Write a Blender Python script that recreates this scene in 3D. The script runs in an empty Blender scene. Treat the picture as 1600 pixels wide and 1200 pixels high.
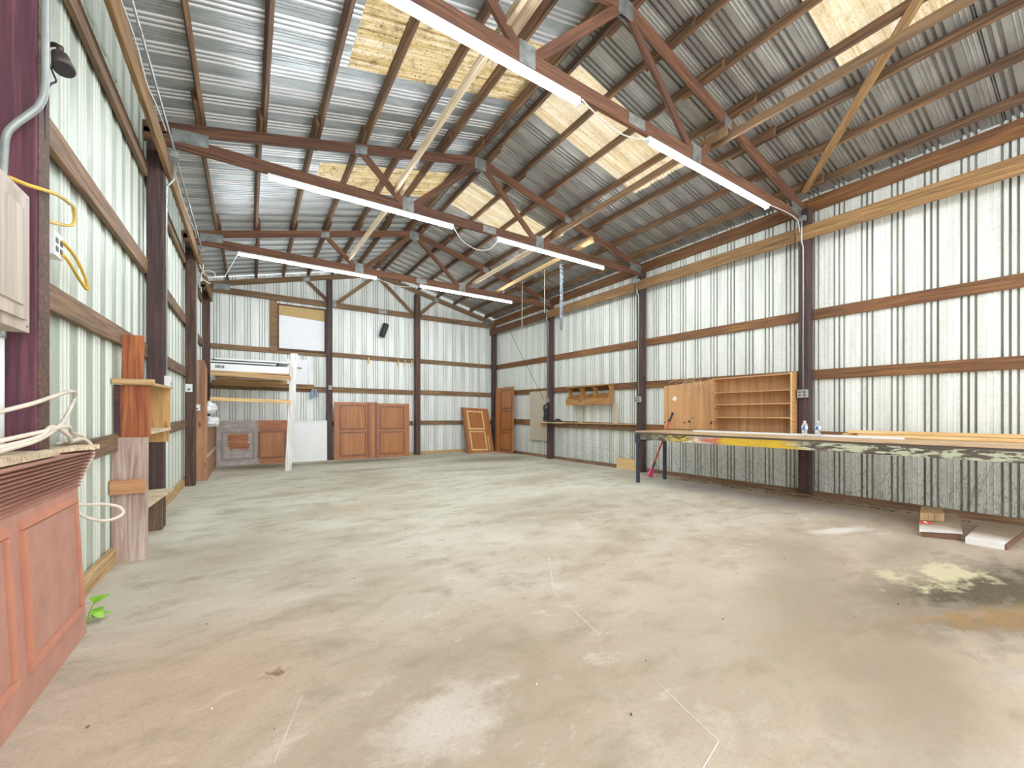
import bpy, bmesh, math, random
from mathutils import Vector, Matrix, noise
R = random.Random(7)
scn = bpy.context.scene
COL = scn.collection
W = 7.67                      # span between wall post lines
YA, YB, YC, YD = 2.75, 5.70, 8.76, 11.89
SLOPE = 0.243
PZ0 = 4.345                   # underside of purlins at x = 0
XL, XR, YBK, YFR = -0.178, 7.778, 11.97, -1.6   # siding planes
def rz(x): return PZ0 + SLOPE * (x if x <= W / 2 else W - x)

# ------------------------------------------------------------------ materials
def lin(h):
    h = h.lstrip('#'); c = [int(h[i:i + 2], 16) / 255 for i in (0, 2, 4)]
    return tuple((v / 12.92 if v <= .04045 else ((v + .055) / 1.055) ** 2.4) for v in c) + (1,)
class NT:
    def __init__(s, name):
        s.m = bpy.data.materials.new(name); s.m.use_nodes = True
        s.t = s.m.node_tree; s.b = s.t.nodes['Principled BSDF']; s.out = s.t.nodes['Material Output']
    def n(s, typ, **kw):
        nd = s.t.nodes.new(typ)
        for k, v in kw.items():
            if k.startswith('_'): setattr(nd, k[1:], v)
            else: nd.inputs[k.replace('__', ' ')].default_value = v
        return nd
    def l(s, a, b): s.t.links.new(a, b)
    def ramp(s, fac, stops, interp='LINEAR'):
        r = s.n('ShaderNodeValToRGB'); r.color_ramp.interpolation = interp
        e = r.color_ramp.elements
        while len(e) < len(stops): e.new(.5)
        for el, (p, c) in zip(e, stops):
            el.position = p; el.color = c if not isinstance(c, (int, float)) else (c, c, c, 1)
        s.l(fac, r.inputs[0]); return r.outputs[0]
    def mix(s, fac, a, b, mode='MIX'):
        m = s.n('ShaderNodeMix', _data_type='RGBA', _blend_type=mode)
        for sock, v in ((m.inputs[0], fac), (m.inputs[6], a), (m.inputs[7], b)):
            if hasattr(v, 'default_value') or hasattr(v, 'links'): s.l(v, sock)
            else: sock.default_value = v
        return m.outputs[2]
    def math(s, op, a, b=0.0, c=0.0):
        m = s.n('ShaderNodeMath', _operation=op)
        for sock, v in zip(m.inputs, (a, b, c)):
            if hasattr(v, 'links'): s.l(v, sock)
            else: sock.default_value = v
        return m.outputs[0]
    def obj(s): return s.n('ShaderNodeTexCoord').outputs['Object']
    def mapped(s, vec, scale, loc=(0, 0, 0), rot=(0, 0, 0)):
        m = s.n('ShaderNodeMapping'); m.inputs['Scale'].default_value = scale; m.inputs['Location'].default_value = loc; m.inputs['Rotation'].default_value = rot
        s.l(vec, m.inputs['Vector']); return m.outputs[0]
    def noise(s, vec, scale, detail=4, rough=.55, dist=0):
        t = s.n('ShaderNodeTexNoise'); t.inputs['Scale'].default_value = scale; t.inputs['Detail'].default_value = detail
        t.inputs['Roughness'].default_value = rough; t.inputs['Distortion'].default_value = dist
        s.l(vec, t.inputs['Vector']); return t.outputs['Fac']
    def sep(s, vec):
        x = s.n('ShaderNodeSeparateXYZ'); s.l(vec, x.inputs[0]); return x.outputs
    def bump(s, h, strength=.2, dist=.01):
        b = s.n('ShaderNodeBump', Strength=strength, Distance=dist); s.l(h, b.inputs['Height']); s.l(b.outputs[0], s.b.inputs['Normal'])
    def set(s, **kw):
        for k, v in kw.items():
            sock = s.b.inputs[k.replace('__', ' ')]
            if hasattr(v, 'links'): s.l(v, sock)
            else: sock.default_value = v
        return s.m

def plain(name, col, rough=.5, metal=0, vary=.12):
    n = NT(name); o = n.obj(); f = n.noise(o, 9, 4)
    c = lin(col); d = tuple(v * (1 - vary * 2.2) for v in c[:3]) + (1,); b = tuple(min(1, v * (1 + vary)) for v in c[:3]) + (1,)
    n.set(Base__Color=n.ramp(f, [(.3, d), (.7, b)]), Roughness=rough, Metallic=metal)
    return n.m

def wood(name, light, mid, dark, axis='X', blotch=.5, rough=.78, fine=1.0, knots=False, vary=.35, val=1.0, sat=.9):
    n = NT(name); o = n.obj()
    oi = n.n('ShaderNodeObjectInfo')
    off = n.n('ShaderNodeVectorMath', _operation='SCALE'); cmb = n.n('ShaderNodeCombineXYZ')
    for i in range(3): n.l(oi.outputs['Random'], cmb.inputs[i])
    n.l(cmb.outputs[0], off.inputs[0]); off.inputs['Scale'].default_value = 37
    add = n.n('ShaderNodeVectorMath', _operation='ADD'); n.l(o, add.inputs[0]); n.l(off.outputs[0], add.inputs[1])
    v = add.outputs[0]
    s = {'X': (1.1, 26, 26), 'Y': (26, 1.1, 26), 'Z': (26, 26, 1.1)}[axis]
    s = tuple(a * fine for a in s)
    sb = {'X': (.8, 5, 5), 'Y': (5, .8, 5), 'Z': (5, 5, .8)}[axis]
    g = n.noise(n.mapped(v, s), 1.6, 5, .6, .6)
    bl = n.noise(n.mapped(v, sb), 1.1, 4, .6)
    col = n.ramp(g, [(.28, lin(dark)), (.5, lin(mid)), (.72, lin(light))])
    col = n.mix(n.ramp(bl, [(.48, 0), (.78, blotch)]), col, lin(dark))
    col = n.mix(n.ramp(bl, [(.2, blotch * .6), (.42, 0)]), col, lin(light))
    if knots:
        vo = n.n('ShaderNodeTexVoronoi'); vo.inputs['Scale'].default_value = 1
        ks = {'X': (2.2, 7, 7), 'Y': (7, 2.2, 7), 'Z': (7, 7, 2.2)}[axis]
        n.l(n.mapped(v, ks), vo.inputs['Vector'])
        col = n.mix(n.ramp(vo.outputs['Distance'], [(.09, .85), (.2, 0)]), col, lin(knots))
    hs = n.n('ShaderNodeHueSaturation')
    n.l(n.math('MULTIPLY_ADD', oi.outputs['Random'], vary * val, (1 - vary * .5) * val), hs.inputs['Value']); n.l(col, hs.inputs['Color']); hs.inputs['Saturation'].default_value = sat
    n.bump(g, .25, .004)
    return n.set(Base__Color=hs.outputs[0], Roughness=rough)

def galv(name, base, light, metal, rough, grime=.0, axis='Z', streak='#6d6a58', groove='#4f493c', gmax=.9, bump=.06):
    n = NT(name); o = n.obj()
    sc = {'Z': (5, 5, .35), 'X': (.35, 5, 5)}[axis]
    f1 = n.noise(n.mapped(o, sc), 2, 4, .6)
    f2 = n.noise(o, 38, 2, .5)
    col = n.ramp(f1, [(.3, lin(base)), (.65, lin(light))])
    col = n.mix(n.ramp(f2, [(.45, 0), (.75, .18)]), col, lin(streak))
    at = n.n('ShaderNodeAttribute', _attribute_name='dirt')
    gv = n.noise(n.mapped(o, sc), 1.3, 3, .6)
    col = n.mix(n.math('MULTIPLY', at.outputs['Fac'], n.ramp(gv, [(.25, gmax * .45), (.7, gmax)])), col, lin(groove))
    if grime:
        z = n.sep(o)[2]
        sp = n.noise(n.mapped(o, (60, 60, 22)), 1, 3, .6)
        low = n.ramp(n.math('MULTIPLY', z, 1.0), [(.0, 1), (.35, .85), (.9, 0)])
        col = n.mix(n.math('MULTIPLY', n.math('MULTIPLY', low, n.ramp(sp, [(.5, .12), (.66, .9)])), grime), col, lin('#5a4a3c'))
    if bump: n.bump(f2, bump, .003)
    return n.set(Base__Color=col, Roughness=n.ramp(f1, [(.2, rough + .12), (.8, rough)]), Metallic=metal)

M = {}
M['truss'] = wood('truss_timber', '#92592f', '#6f4023', '#402212', blotch=.6, val=.72, sat=.92)
M['purlin'] = wood('purlin_timber', '#9a7141', '#6a4728', '#2f1d10', blotch=.8, val=.92, sat=.92)
M['girt'] = wood('girt_timber', '#a57a48', '#7f5830', '#4a301a', blotch=.75, val=.82, sat=.85)
M['girtr'] = wood('right_girt_timber', '#a06e38', '#7b4d24', '#452814', blotch=.75, val=.8, sat=.98)
M['gable'] = wood('gable_timber', '#a87d46', '#875f2f', '#523819', blotch=.6, val=0.72, sat=0.88)
M['beam'] = wood('eave_timber', '#c2944e', '#9d6d30', '#63441c', blotch=.5, val=.74, sat=.92)
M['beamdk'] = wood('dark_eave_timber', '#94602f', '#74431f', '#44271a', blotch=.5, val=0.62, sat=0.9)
M['post'] = wood('dark_post_timber', '#6f4540', '#4a2d2c', '#2b1a1c', blotch=.6, vary=.2, val=.62, sat=.85)
M['postbr'] = wood('brown_post_timber', '#8d5a38', '#5f3a26', '#36211c', blotch=.7, vary=.3, val=0.62, sat=0.85)
M['purple'] = wood('purple_stained_timber', '#934b5d', '#6a3145', '#42202e', blotch=.5, vary=0, val=0.62, sat=0.95)
M['pine'] = wood('new_pine', '#f2cf8d', '#dfb166', '#c08d46', blotch=.3, vary=.12)
M['pinew'] = wood('pale_weathered_board', '#e6d6b8', '#cbb48c', '#8a6a48', blotch=.5, vary=.1)
M['oldpine'] = wood('old_pine', '#dcb678', '#bd9152', '#8a5f2c', blotch=.5, vary=.15)
M['knotpine'] = wood('knotty_pine', '#cfa050', '#b98438', '#8a5a26', axis='Z', blotch=.4, knots='#5c2c14', vary=.05)
M['redplank'] = wood('red_brown_board', '#b3683a', '#934c26', '#572613', axis='Z', blotch=.6, vary=.08, sat=1.0)
M['white_board'] = wood('whitewashed_board', '#dccbc0', '#b39484', '#7d5848', axis='Z', blotch=.7, vary=0, fine=.6)
M['orangeboard'] = wood('orange_board', '#d9965a', '#c07c42', '#935728', blotch=.5, vary=0)
M['ply'] = wood('plywood_sheet', '#d69c54', '#c58843', '#a56e34', axis='Z', blotch=.3, fine=.3, vary=.04)
M['plyend'] = wood('old_plywood', '#c98a4c', '#ac6f38', '#6b3d20', axis='Z', blotch=.7, fine=.4, knots='#44220f', vary=.05, sat=.85, val=.9)
M['shelfwood'] = wood('bookcase_wood', '#cc944f', '#b07839', '#845122', axis='Y', blotch=.3, vary=.05)
M['shelfback'] = wood('bookcase_backing', '#cf9855', '#b98042', '#925e2c', axis='Z', blotch=.35, fine=.35, vary=0)
M['caddy'] = wood('orange_pine', '#bb8639', '#a36d2a', '#77491a', axis='Y', blotch=.35, knots='#6b3512', vary=0, sat=.95)
M['door'] = wood('cherry_wainscot', '#b3703a', '#a46432', '#8b4f24', axis='Z', blotch=.3, fine=.3, rough=.5, vary=.05, sat=1.0)
M['doordk'] = wood('cherry_moulding', '#8a4f26', '#78411d', '#5a2d13', axis='Z', blotch=.3, rough=.5, vary=.06)
M['counter'] = plain('dusty_red_panel', '#b07c69', .8, vary=.08)
M['countermould'] = plain('orange_red_moulding', '#be7a5f', .7, vary=.06)
M['flute'] = wood('fluted_red_frieze', '#c98f79', '#b0745f', '#855040', axis='Y', blotch=.4, rough=.75, vary=0)
M['oldleg'] = wood('grey_brown_leg', '#806448', '#644a33', '#42301f', axis='Z', blotch=.5, vary=0)
M['oldblock'] = wood('dusty_wood_block', '#b8905a', '#97733f', '#5e4a32', axis='Z', blotch=.6, vary=0)
M['greyboard'] = wood('grey_weathered_board', '#cfc6ae', '#b9ae95', '#92866e', axis='Z', blotch=.3, vary=0)
M['benchtop'] = wood('bench_top_board', '#dcbd8e', '#bd9767', '#83603c', axis='Y', blotch=.6, vary=.1)
M['white'] = plain('white_paint', '#eceeee', .55, vary=.01)
M['whitedirty'] = wood('chipped_white_paint', '#f2f0ec', '#e3e1dd', '#a9a39a', axis='Z', blotch=.35, vary=0)
M['grey'] = plain('grey_metal', '#9aa09f', .45, .5)
M['conduit'] = plain('conduit_steel', '#b7bab8', .35, .7)
M['boxgrey'] = plain('outlet_grey', '#a3a39b', .5, .3)
M['socket'] = plain('socket_dark', '#4a4a48', .6)
M['panelbox'] = wood('dusty_panel_steel', '#cbbcab', '#b3a392', '#8a7462', axis='Z', blotch=.5, fine=.3, rough=.6, vary=0)
M['plate'] = plain('gusset_galvanised', '#8f9492', .5, .55, .25)
M['black'] = plain('black_rubber', '#1c1d20', .6)
M['bronze'] = plain('bronze_metal', '#453b36', .45, .4)
M['legmetal'] = plain('dark_leg_steel', '#343847', .5, .3)
M['yellow'] = plain('yellow_cable', '#e3b63c', .5)
M['cable'] = plain('cream_cable', '#ddd0bd', .6)
M['wire'] = plain('white_wire', '#dcdcd6', .6)
M['chain'] = plain('chain_steel', '#8e97a0', .3, .85)
M['rope'] = plain('pale_rope', '#b9ae98', .8)
M['redhandle'] = plain('red_fibreglass', '#d6463f', .4)
M['pink'] = plain('pink_plastic', '#d63f77', .45)
M['bag'] = plain('white_plastic_bag', '#eef1f4', .35)
M['carton'] = None
M['leaf'] = plain('green_leaf', '#7fc31c', .5)
M['twig'] = wood('dead_twig', '#b08a5e', '#8a6540', '#573b24', blotch=.3)
M['dirt'] = plain('leaf_litter', '#6b5138', .95)
M['paper'] = plain('tan_paper', '#b8985e', .8, vary=.04)
M['plasticsheet'] = plain('white_plastic_sheet', '#e6e7eb', .5, vary=.015)
M['chalk'] = plain('chalk_line', '#dcd3c8', .9)
M['stubble'] = plain('soot_black', '#2d2c2a', .8)
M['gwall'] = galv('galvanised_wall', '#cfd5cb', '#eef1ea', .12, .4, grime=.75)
M['gleft'] = galv('galvanised_left_wall', '#a0ab9d', '#b9c3b4', .3, .4, grime=.05, groove='#e9eee5', gmax=.8)  # pale rib colour paints in the door light along the ribs
M['gback'] = galv('galvanised_gable', '#ced4cd', '#eef0ec', .12, .45, grime=.2, groove='#77786d', gmax=.7)
M['groofL'] = galv('galvanised_roof_left', '#7f8688', '#a4abad', .55, .33, axis='X', streak='#85837d', groove='#e6e4e2', gmax=.85, bump=0)  # near-white rib lines paint in reflections of tubes and doorway
M['groofR'] = galv('galvanised_roof_right', '#85837e', '#a3a19b', .6, .36, axis='X', streak='#7a7268', groove='#57524b', gmax=.6, bump=.03)
def skylight_mat(name, light, mid, dark, cover):
    n = NT(name); o = n.obj()
    st = n.noise(n.mapped(o, (.5, 15, .5)), 1.6, 6, .75)
    bl = n.noise(o, 7, 5, .7)
    sp = n.noise(o, 42, 3, .6)
    col = n.ramp(st, [(.3, lin(dark)), (.47, lin(mid)), (.65, lin(light))])
    col = n.mix(n.ramp(bl, [(.5, 0), (.72, cover)]), col, lin(dark))
    col = n.mix(n.ramp(sp, [(.58, 0), (.66, cover)]), col, lin('#4a3d22'))
    dk = n.mix(1.0, col, (.40, .41, .43, 1), 'MULTIPLY')
    tr = n.n('ShaderNodeBsdfTranslucent'); n.l(dk, tr.inputs['Color'])
    mx = n.n('ShaderNodeMixShader'); mx.inputs[0].default_value = .5
    n.set(Base__Color=col, Roughness=.5)
    n.l(n.b.outputs[0], mx.inputs[1]); n.l(tr.outputs[0], mx.inputs[2]); n.l(mx.outputs[0], n.out.inputs[0])
    return n.m
M['skyL'] = skylight_mat('mossy_skylight', '#f6e8c6', '#d8b877', '#5c4a20', .85)
M['skyR'] = skylight_mat('cream_skylight', '#f8ecd2', '#efd7a8', '#a98a58', .4)

def led_mat():
    n = NT('led_tube'); e = n.n('ShaderNodeEmission'); e.inputs[0].default_value = (.9, .96, 1, 1); e.inputs[1].default_value = 120
    n.l(e.outputs[0], n.out.inputs[0]); return n.m
M['led'] = led_mat()

def bottle_mat():
    n = NT('clear_bottle_plastic')
    n.set(Base__Color=(.93, .96, .98, 1), Roughness=.08, IOR=1.2, Transmission__Weight=.75)
    return n.m
M['clear'] = bottle_mat()
def label_mat():
    n = NT('blue_bottle_label'); o = n.obj()
    f = n.noise(n.mapped(o, (30, 30, 14)), 1.2, 1)
    n.set(Base__Color=n.ramp(f, [(.44, lin('#2d56b4')), (.5, lin('#dfe8fb'))], 'CONSTANT'), Roughness=.4); return n.m
M['label'] = label_mat()
def carton_mat():
    n = NT('dirty_white_carton'); o = n.obj(); x = n.sep(o)[0]
    f = n.noise(o, 9, 5, .65)
    d = n.math('ADD', n.math('MULTIPLY', x, 1.9), n.math('MULTIPLY', f, .55))
    n.set(Base__Color=n.ramp(d, [(.3, lin('#e6e4e1')), (.65, lin('#c6bcae')), (.95, lin('#8a7860'))]), Roughness=.8); return n.m
M['carton'] = carton_mat()
M['cartonside'] = plain('brown_carton_edge', '#6e4a36', .85)
M['redprint'] = plain('red_print', '#d8492c', .7)
M['whiteprint'] = plain('white_print', '#f4efe8', .7)

def fascia_mat():   # layers of old flaking paint along the bench edge
    n = NT('flaking_bench_paint'); o = n.obj(); xyz = n.sep(o); y = xyz[1]
    v = n.mapped(o, (6, 4.5, 18))
    f = n.noise(v, 1.7, 5, .65); g = n.noise(n.mapped(o, (3, .9, 7), (5, 3, 1)), 1.5, 4, .6)
    wood_ = n.ramp(n.noise(n.mapped(o, (20, 1.2, 30)), 1, 4), [(.3, lin('#2c2622')), (.7, lin('#5f5145'))])
    t = n.math('ADD', n.math('MULTIPLY', y, .2), n.math('MULTIPLY', n.math('SUBTRACT', g, .5), .22))
    paint = n.ramp(t, [(0, lin('#a9ad8f')), (.46, lin('#b5b79a')), (.49, lin('#cfa51c')), (.66, lin('#d8ad22')), (.69, lin('#c9604c')), (.73, lin('#dccfb9')), (.78, lin('#e0b52a')), (.88, lin('#8b8a6c')), (.97, lin('#58564c'))])
    keep = n.ramp(f, [(.47, 0), (.53, 1)])
    solid = n.ramp(t, [(.45, 0), (.49, .9), (.68, .85), (.8, 0)])
    up = n.ramp(xyz[2], [(.862, 1), (.868, 0)])
    fac = n.math('MULTIPLY', n.math('MAXIMUM', keep, solid), up)
    n.set(Base__Color=n.mix(fac, wood_, paint), Roughness=.7); return n.m
M['fascia'] = fascia_mat()

def primer_mat(name, mode):
    n = NT(name); o = n.obj(); xyz = n.sep(o)
    g = n.noise(n.mapped(o, (4, 4, 9)), 1.5, 4, .6)
    wd = n.ramp(n.noise(n.mapped(o, (3, 26, 22)), 1, 4), [(.3, lin('#8c4d2a')), (.7, lin('#b46f46'))])
    gr = n.ramp(g, [(.3, lin('#8f8780')), (.7, lin('#bcb2ad'))])
    nz = n.math('MULTIPLY', n.math('SUBTRACT', g, .5), .5)
    if mode == 'frame':      # grey as far as about the middle of the panel
        d = n.math('ADD', xyz[0], nz)
        fac = n.ramp(n.math('MULTIPLY', d, .5), [(.405, 1), (.425, 0)])
    else:                    # a brown patch left bare in the middle
        dx = n.math('ABSOLUTE', n.math('SUBTRACT', xyz[0], .43)); dz = n.math('ABSOLUTE', n.math('SUBTRACT', xyz[2], .57))
        d = n.math('ADD', n.math('MAXIMUM', n.math('MULTIPLY', dx, 1.0), n.math('MULTIPLY', dz, 1.05)), n.math('MULTIPLY', nz, .35))
        fac = n.ramp(d, [(.19, 0), (.215, 1)])
    n.set(Base__Color=n.mix(fac, wd, gr), Roughness=.6); return n.m
M['primerframe'] = primer_mat('half_primed_cherry', 'frame')
M['greymould'] = plain('grey_primed_moulding', '#8f8882', .6, vary=.05)
M['primerpanel'] = primer_mat('patchy_primed_panel', 'panel')

def floor_mat():
    n = NT('stained_concrete'); o = n.obj(); xyz = n.sep(o); x, y = xyz[0], xyz[1]
    big = n.noise(n.mapped(o, (.5, .75, 1)), 1.2, 6, .62, .4)
    mid = n.noise(n.mapped(o, (1.6, 2.6, 1), (3, 1, 0), (0, 0, .35)), 1.5, 7, .7, .25)
    fine = n.noise(o, 55, 3, .6); grain = n.noise(o, 240, 2, .5)
    near = n.ramp(big, [(.28, lin('#9c8972')), (.5, lin('#af9d88')), (.72, lin('#bfb09e'))])
    far = n.ramp(big, [(.28, lin('#a19b85')), (.5, lin('#bfbaa6')), (.72, lin('#d3d0c2'))])
    fy = n.ramp(n.math('MULTIPLY', n.math('ADD', y, n.math('MULTIPLY', big, 1.5)), .1), [(.22, 0), (.55, 1)])
    col = n.mix(fy, near, far)
    col = n.mix(n.ramp(mid, [(.5, 0), (.7, .6)]), col, lin('#83745d'))
    col = n.mix(n.ramp(mid, [(.28, .6), (.43, 0)]), col, lin('#d8d0c6'))
    def blob(cx, cy, rx, ry, color, amt, rot=0, nz=.9, src=mid):
        m = n.mapped(o, (1, 1, 0))
        sx = n.math('SUBTRACT', x, cx); sy = n.math('SUBTRACT', y, cy)
        ca, sa = math.cos(rot), math.sin(rot)
        u = n.math('DIVIDE', n.math('ADD', n.math('MULTIPLY', sx, ca), n.math('MULTIPLY', sy, sa)), rx)
        v = n.math('DIVIDE', n.math('SUBTRACT', n.math('MULTIPLY', sy, ca), n.math('MULTIPLY', sx, sa)), ry)
        d = n.math('SQRT', n.math('ADD', n.math('MULTIPLY', u, u), n.math('MULTIPLY', v, v)))
        d = n.math('ADD', d, n.math('MULTIPLY', n.math('SUBTRACT', src, .5), nz * 2.2))
        return n.mix(n.ramp(d, [(.3, amt), (1, 0)]), nonloc['c'], lin(color))
    nonloc = {'c': col}
    for a in ((5.0, .58, 1.5, .6, '#443d2a', 1.0, -.2, .9), (4.0, 1.3, 1.6, .4, '#86765f', .6, .35), (3.3, .55, 1.1, .3, '#83725c', .6, .2), (5.1, .85, .5, .22, '#d3c79f', .75, -.2, 2.6), (4.35, .5, .7, .1, '#5a4d38', .8, -.45, 1.5), (4.5, .5, .7, .16, '#a67c46', .45, -.4, 2.2), (5.6, 1.15, .7, .25, '#6f684f', .5, 0),
              (3.7, .9, 1.2, .4, '#8a7863', .55, .3), (1.42, 1.5, .34, .22, '#e2dbd5', .38, .2, 1.2), (.6, 2.3, .75, .8, '#c9a284', .3, 0), (3.2, 1.6, 1.5, .4, '#aa9a86', .45, .6),
              (.5, 4.3, .6, .5, '#8d7a60', .35, .2), (6.2, 9.6, 1.6, .8, '#746f57', .7, 0), (3.2, 11.0, 1.9, .5, '#6f6c58', .85, 0), (1.0, 11.0, 1.0, .7, '#6e6850', .9, 0), (3.0, 9.2, 1.3, .25, '#7f7a62', .6, .1), (5.0, 8.0, 1.4, .3, '#85806a', .55, -.1), (1.3, 7.0, .9, .2, '#8a7d60', .5, .1), (4.2, 4.6, 1.2, .25, '#948b75', .4, .2),
              (6.9, 3.4, .5, 2.4, '#8f9199', .45, 0), (7.3, 2.4, .3, 1.6, '#8b7355', .55, 0), (2.4, 7.6, 1.3, .5, '#8f8668', .4, .1), (5.3, 6.2, 1.1, .4, '#9a947c', .4, .3), (1.9, 5.6, .8, .3, '#b79a72', .4, .2),
              (.25, 6.0, .3, 1.0, '#e5e0d2', .6, 0), (5.9, 1.7, .5, .12, '#ece8de', .6, -.3)):
        nonloc['c'] = blob(*a)
    col = nonloc['c']
    col = n.mix(n.ramp(fine, [(.3, .28), (.5, 0)]), col, lin('#8b7763'))
    col = n.mix(n.ramp(grain, [(.35, .2), (.55, 0)]), col, lin('#77695a'))
    n.bump(n.math('ADD', fine, n.math('MULTIPLY', grain, .5)), .18, .004)
    return n.set(Base__Color=col, Roughness=n.ramp(mid, [(.3, .75), (.7, .92)]), Specular__IOR__Level=.25)
M['floor'] = floor_mat()

# ------------------------------------------------------------------ builders
def link(o): COL.objects.link(o); return o
def adopt(o, parent):
    if parent is not None:
        o.parent = parent
        base = Matrix.Translation(parent.location) if parent.type == 'EMPTY' else parent['_mw'].copy() if False else parent.matrix_basis
        pm = parent.matrix_basis if parent.parent is None else parent.parent.matrix_basis @ parent.matrix_parent_inverse @ parent.matrix_basis
        o.matrix_parent_inverse = pm.inverted()
    return o
def mesh_obj(name, verts, faces, mat, parent=None, mw=None, smooth=False):
    me = bpy.data.meshes.new(name); me.from_pydata([tuple(v) for v in verts], [], faces)
    me.materials.append(mat)
    if smooth:
        for p in me.polygons: p.use_smooth = True
    me.update()
    o = link(bpy.data.objects.new(name, me))
    if mw is not None: o.matrix_basis = mw
    return adopt(o, parent)
def tag(o, label, cat, group=None, kind=None):
    o['label'] = label; o['category'] = cat
    if group: o['group'] = group
    if kind: o['kind'] = kind
    return o
def thing(name, label, cat, loc, group=None):
    o = link(bpy.data.objects.new(name, None)); o.location = loc; o.empty_display_size = .1
    o.matrix_basis = Matrix.Translation(loc)
    return tag(o, label, cat, group)
def structure(o): o['kind'] = 'structure'; return o
BOXF = [(0, 1, 3, 2), (4, 6, 7, 5), (0, 4, 5, 1), (2, 3, 7, 6), (0, 2, 6, 4), (1, 5, 7, 3)]
def beam(name, p0, p1, w, h, mat, up=(0, 0, 1), parent=None, bev=.004, warp=0):
    """timber from p0 to p1; w across, h in the up direction; local X runs along the grain"""
    p0, p1 = Vector(p0), Vector(p1); L = (p1 - p0).length
    x = (p1 - p0).normalized(); up = Vector(up)
    y = up.cross(x).normalized(); z = x.cross(y)
    c = (p0 + p1) / 2
    mw = Matrix(((x.x, y.x, z.x, c.x), (x.y, y.y, z.y, c.y), (x.z, y.z, z.z, c.z), (0, 0, 0, 1)))
    bm = bmesh.new()
    vs = [bm.verts.new((sx * L / 2, sy * w / 2, sz * h / 2)) for sx in (-1, 1) for sy in (-1, 1) for sz in (-1, 1)]
    for f in BOXF: bm.faces.new([vs[i] for i in f])
    if bev: bmesh.ops.bevel(bm, geom=bm.edges[:], offset=min(bev, w * .2, h * .2), segments=1, affect='EDGES')
    bmesh.ops.recalc_face_normals(bm, faces=bm.faces[:])
    me = bpy.data.meshes.new(name); bm.to_mesh(me); bm.free(); me.materials.append(mat)
    o = link(bpy.data.objects.new(name, me)); o.matrix_basis = mw
    return adopt(o, parent)

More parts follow.
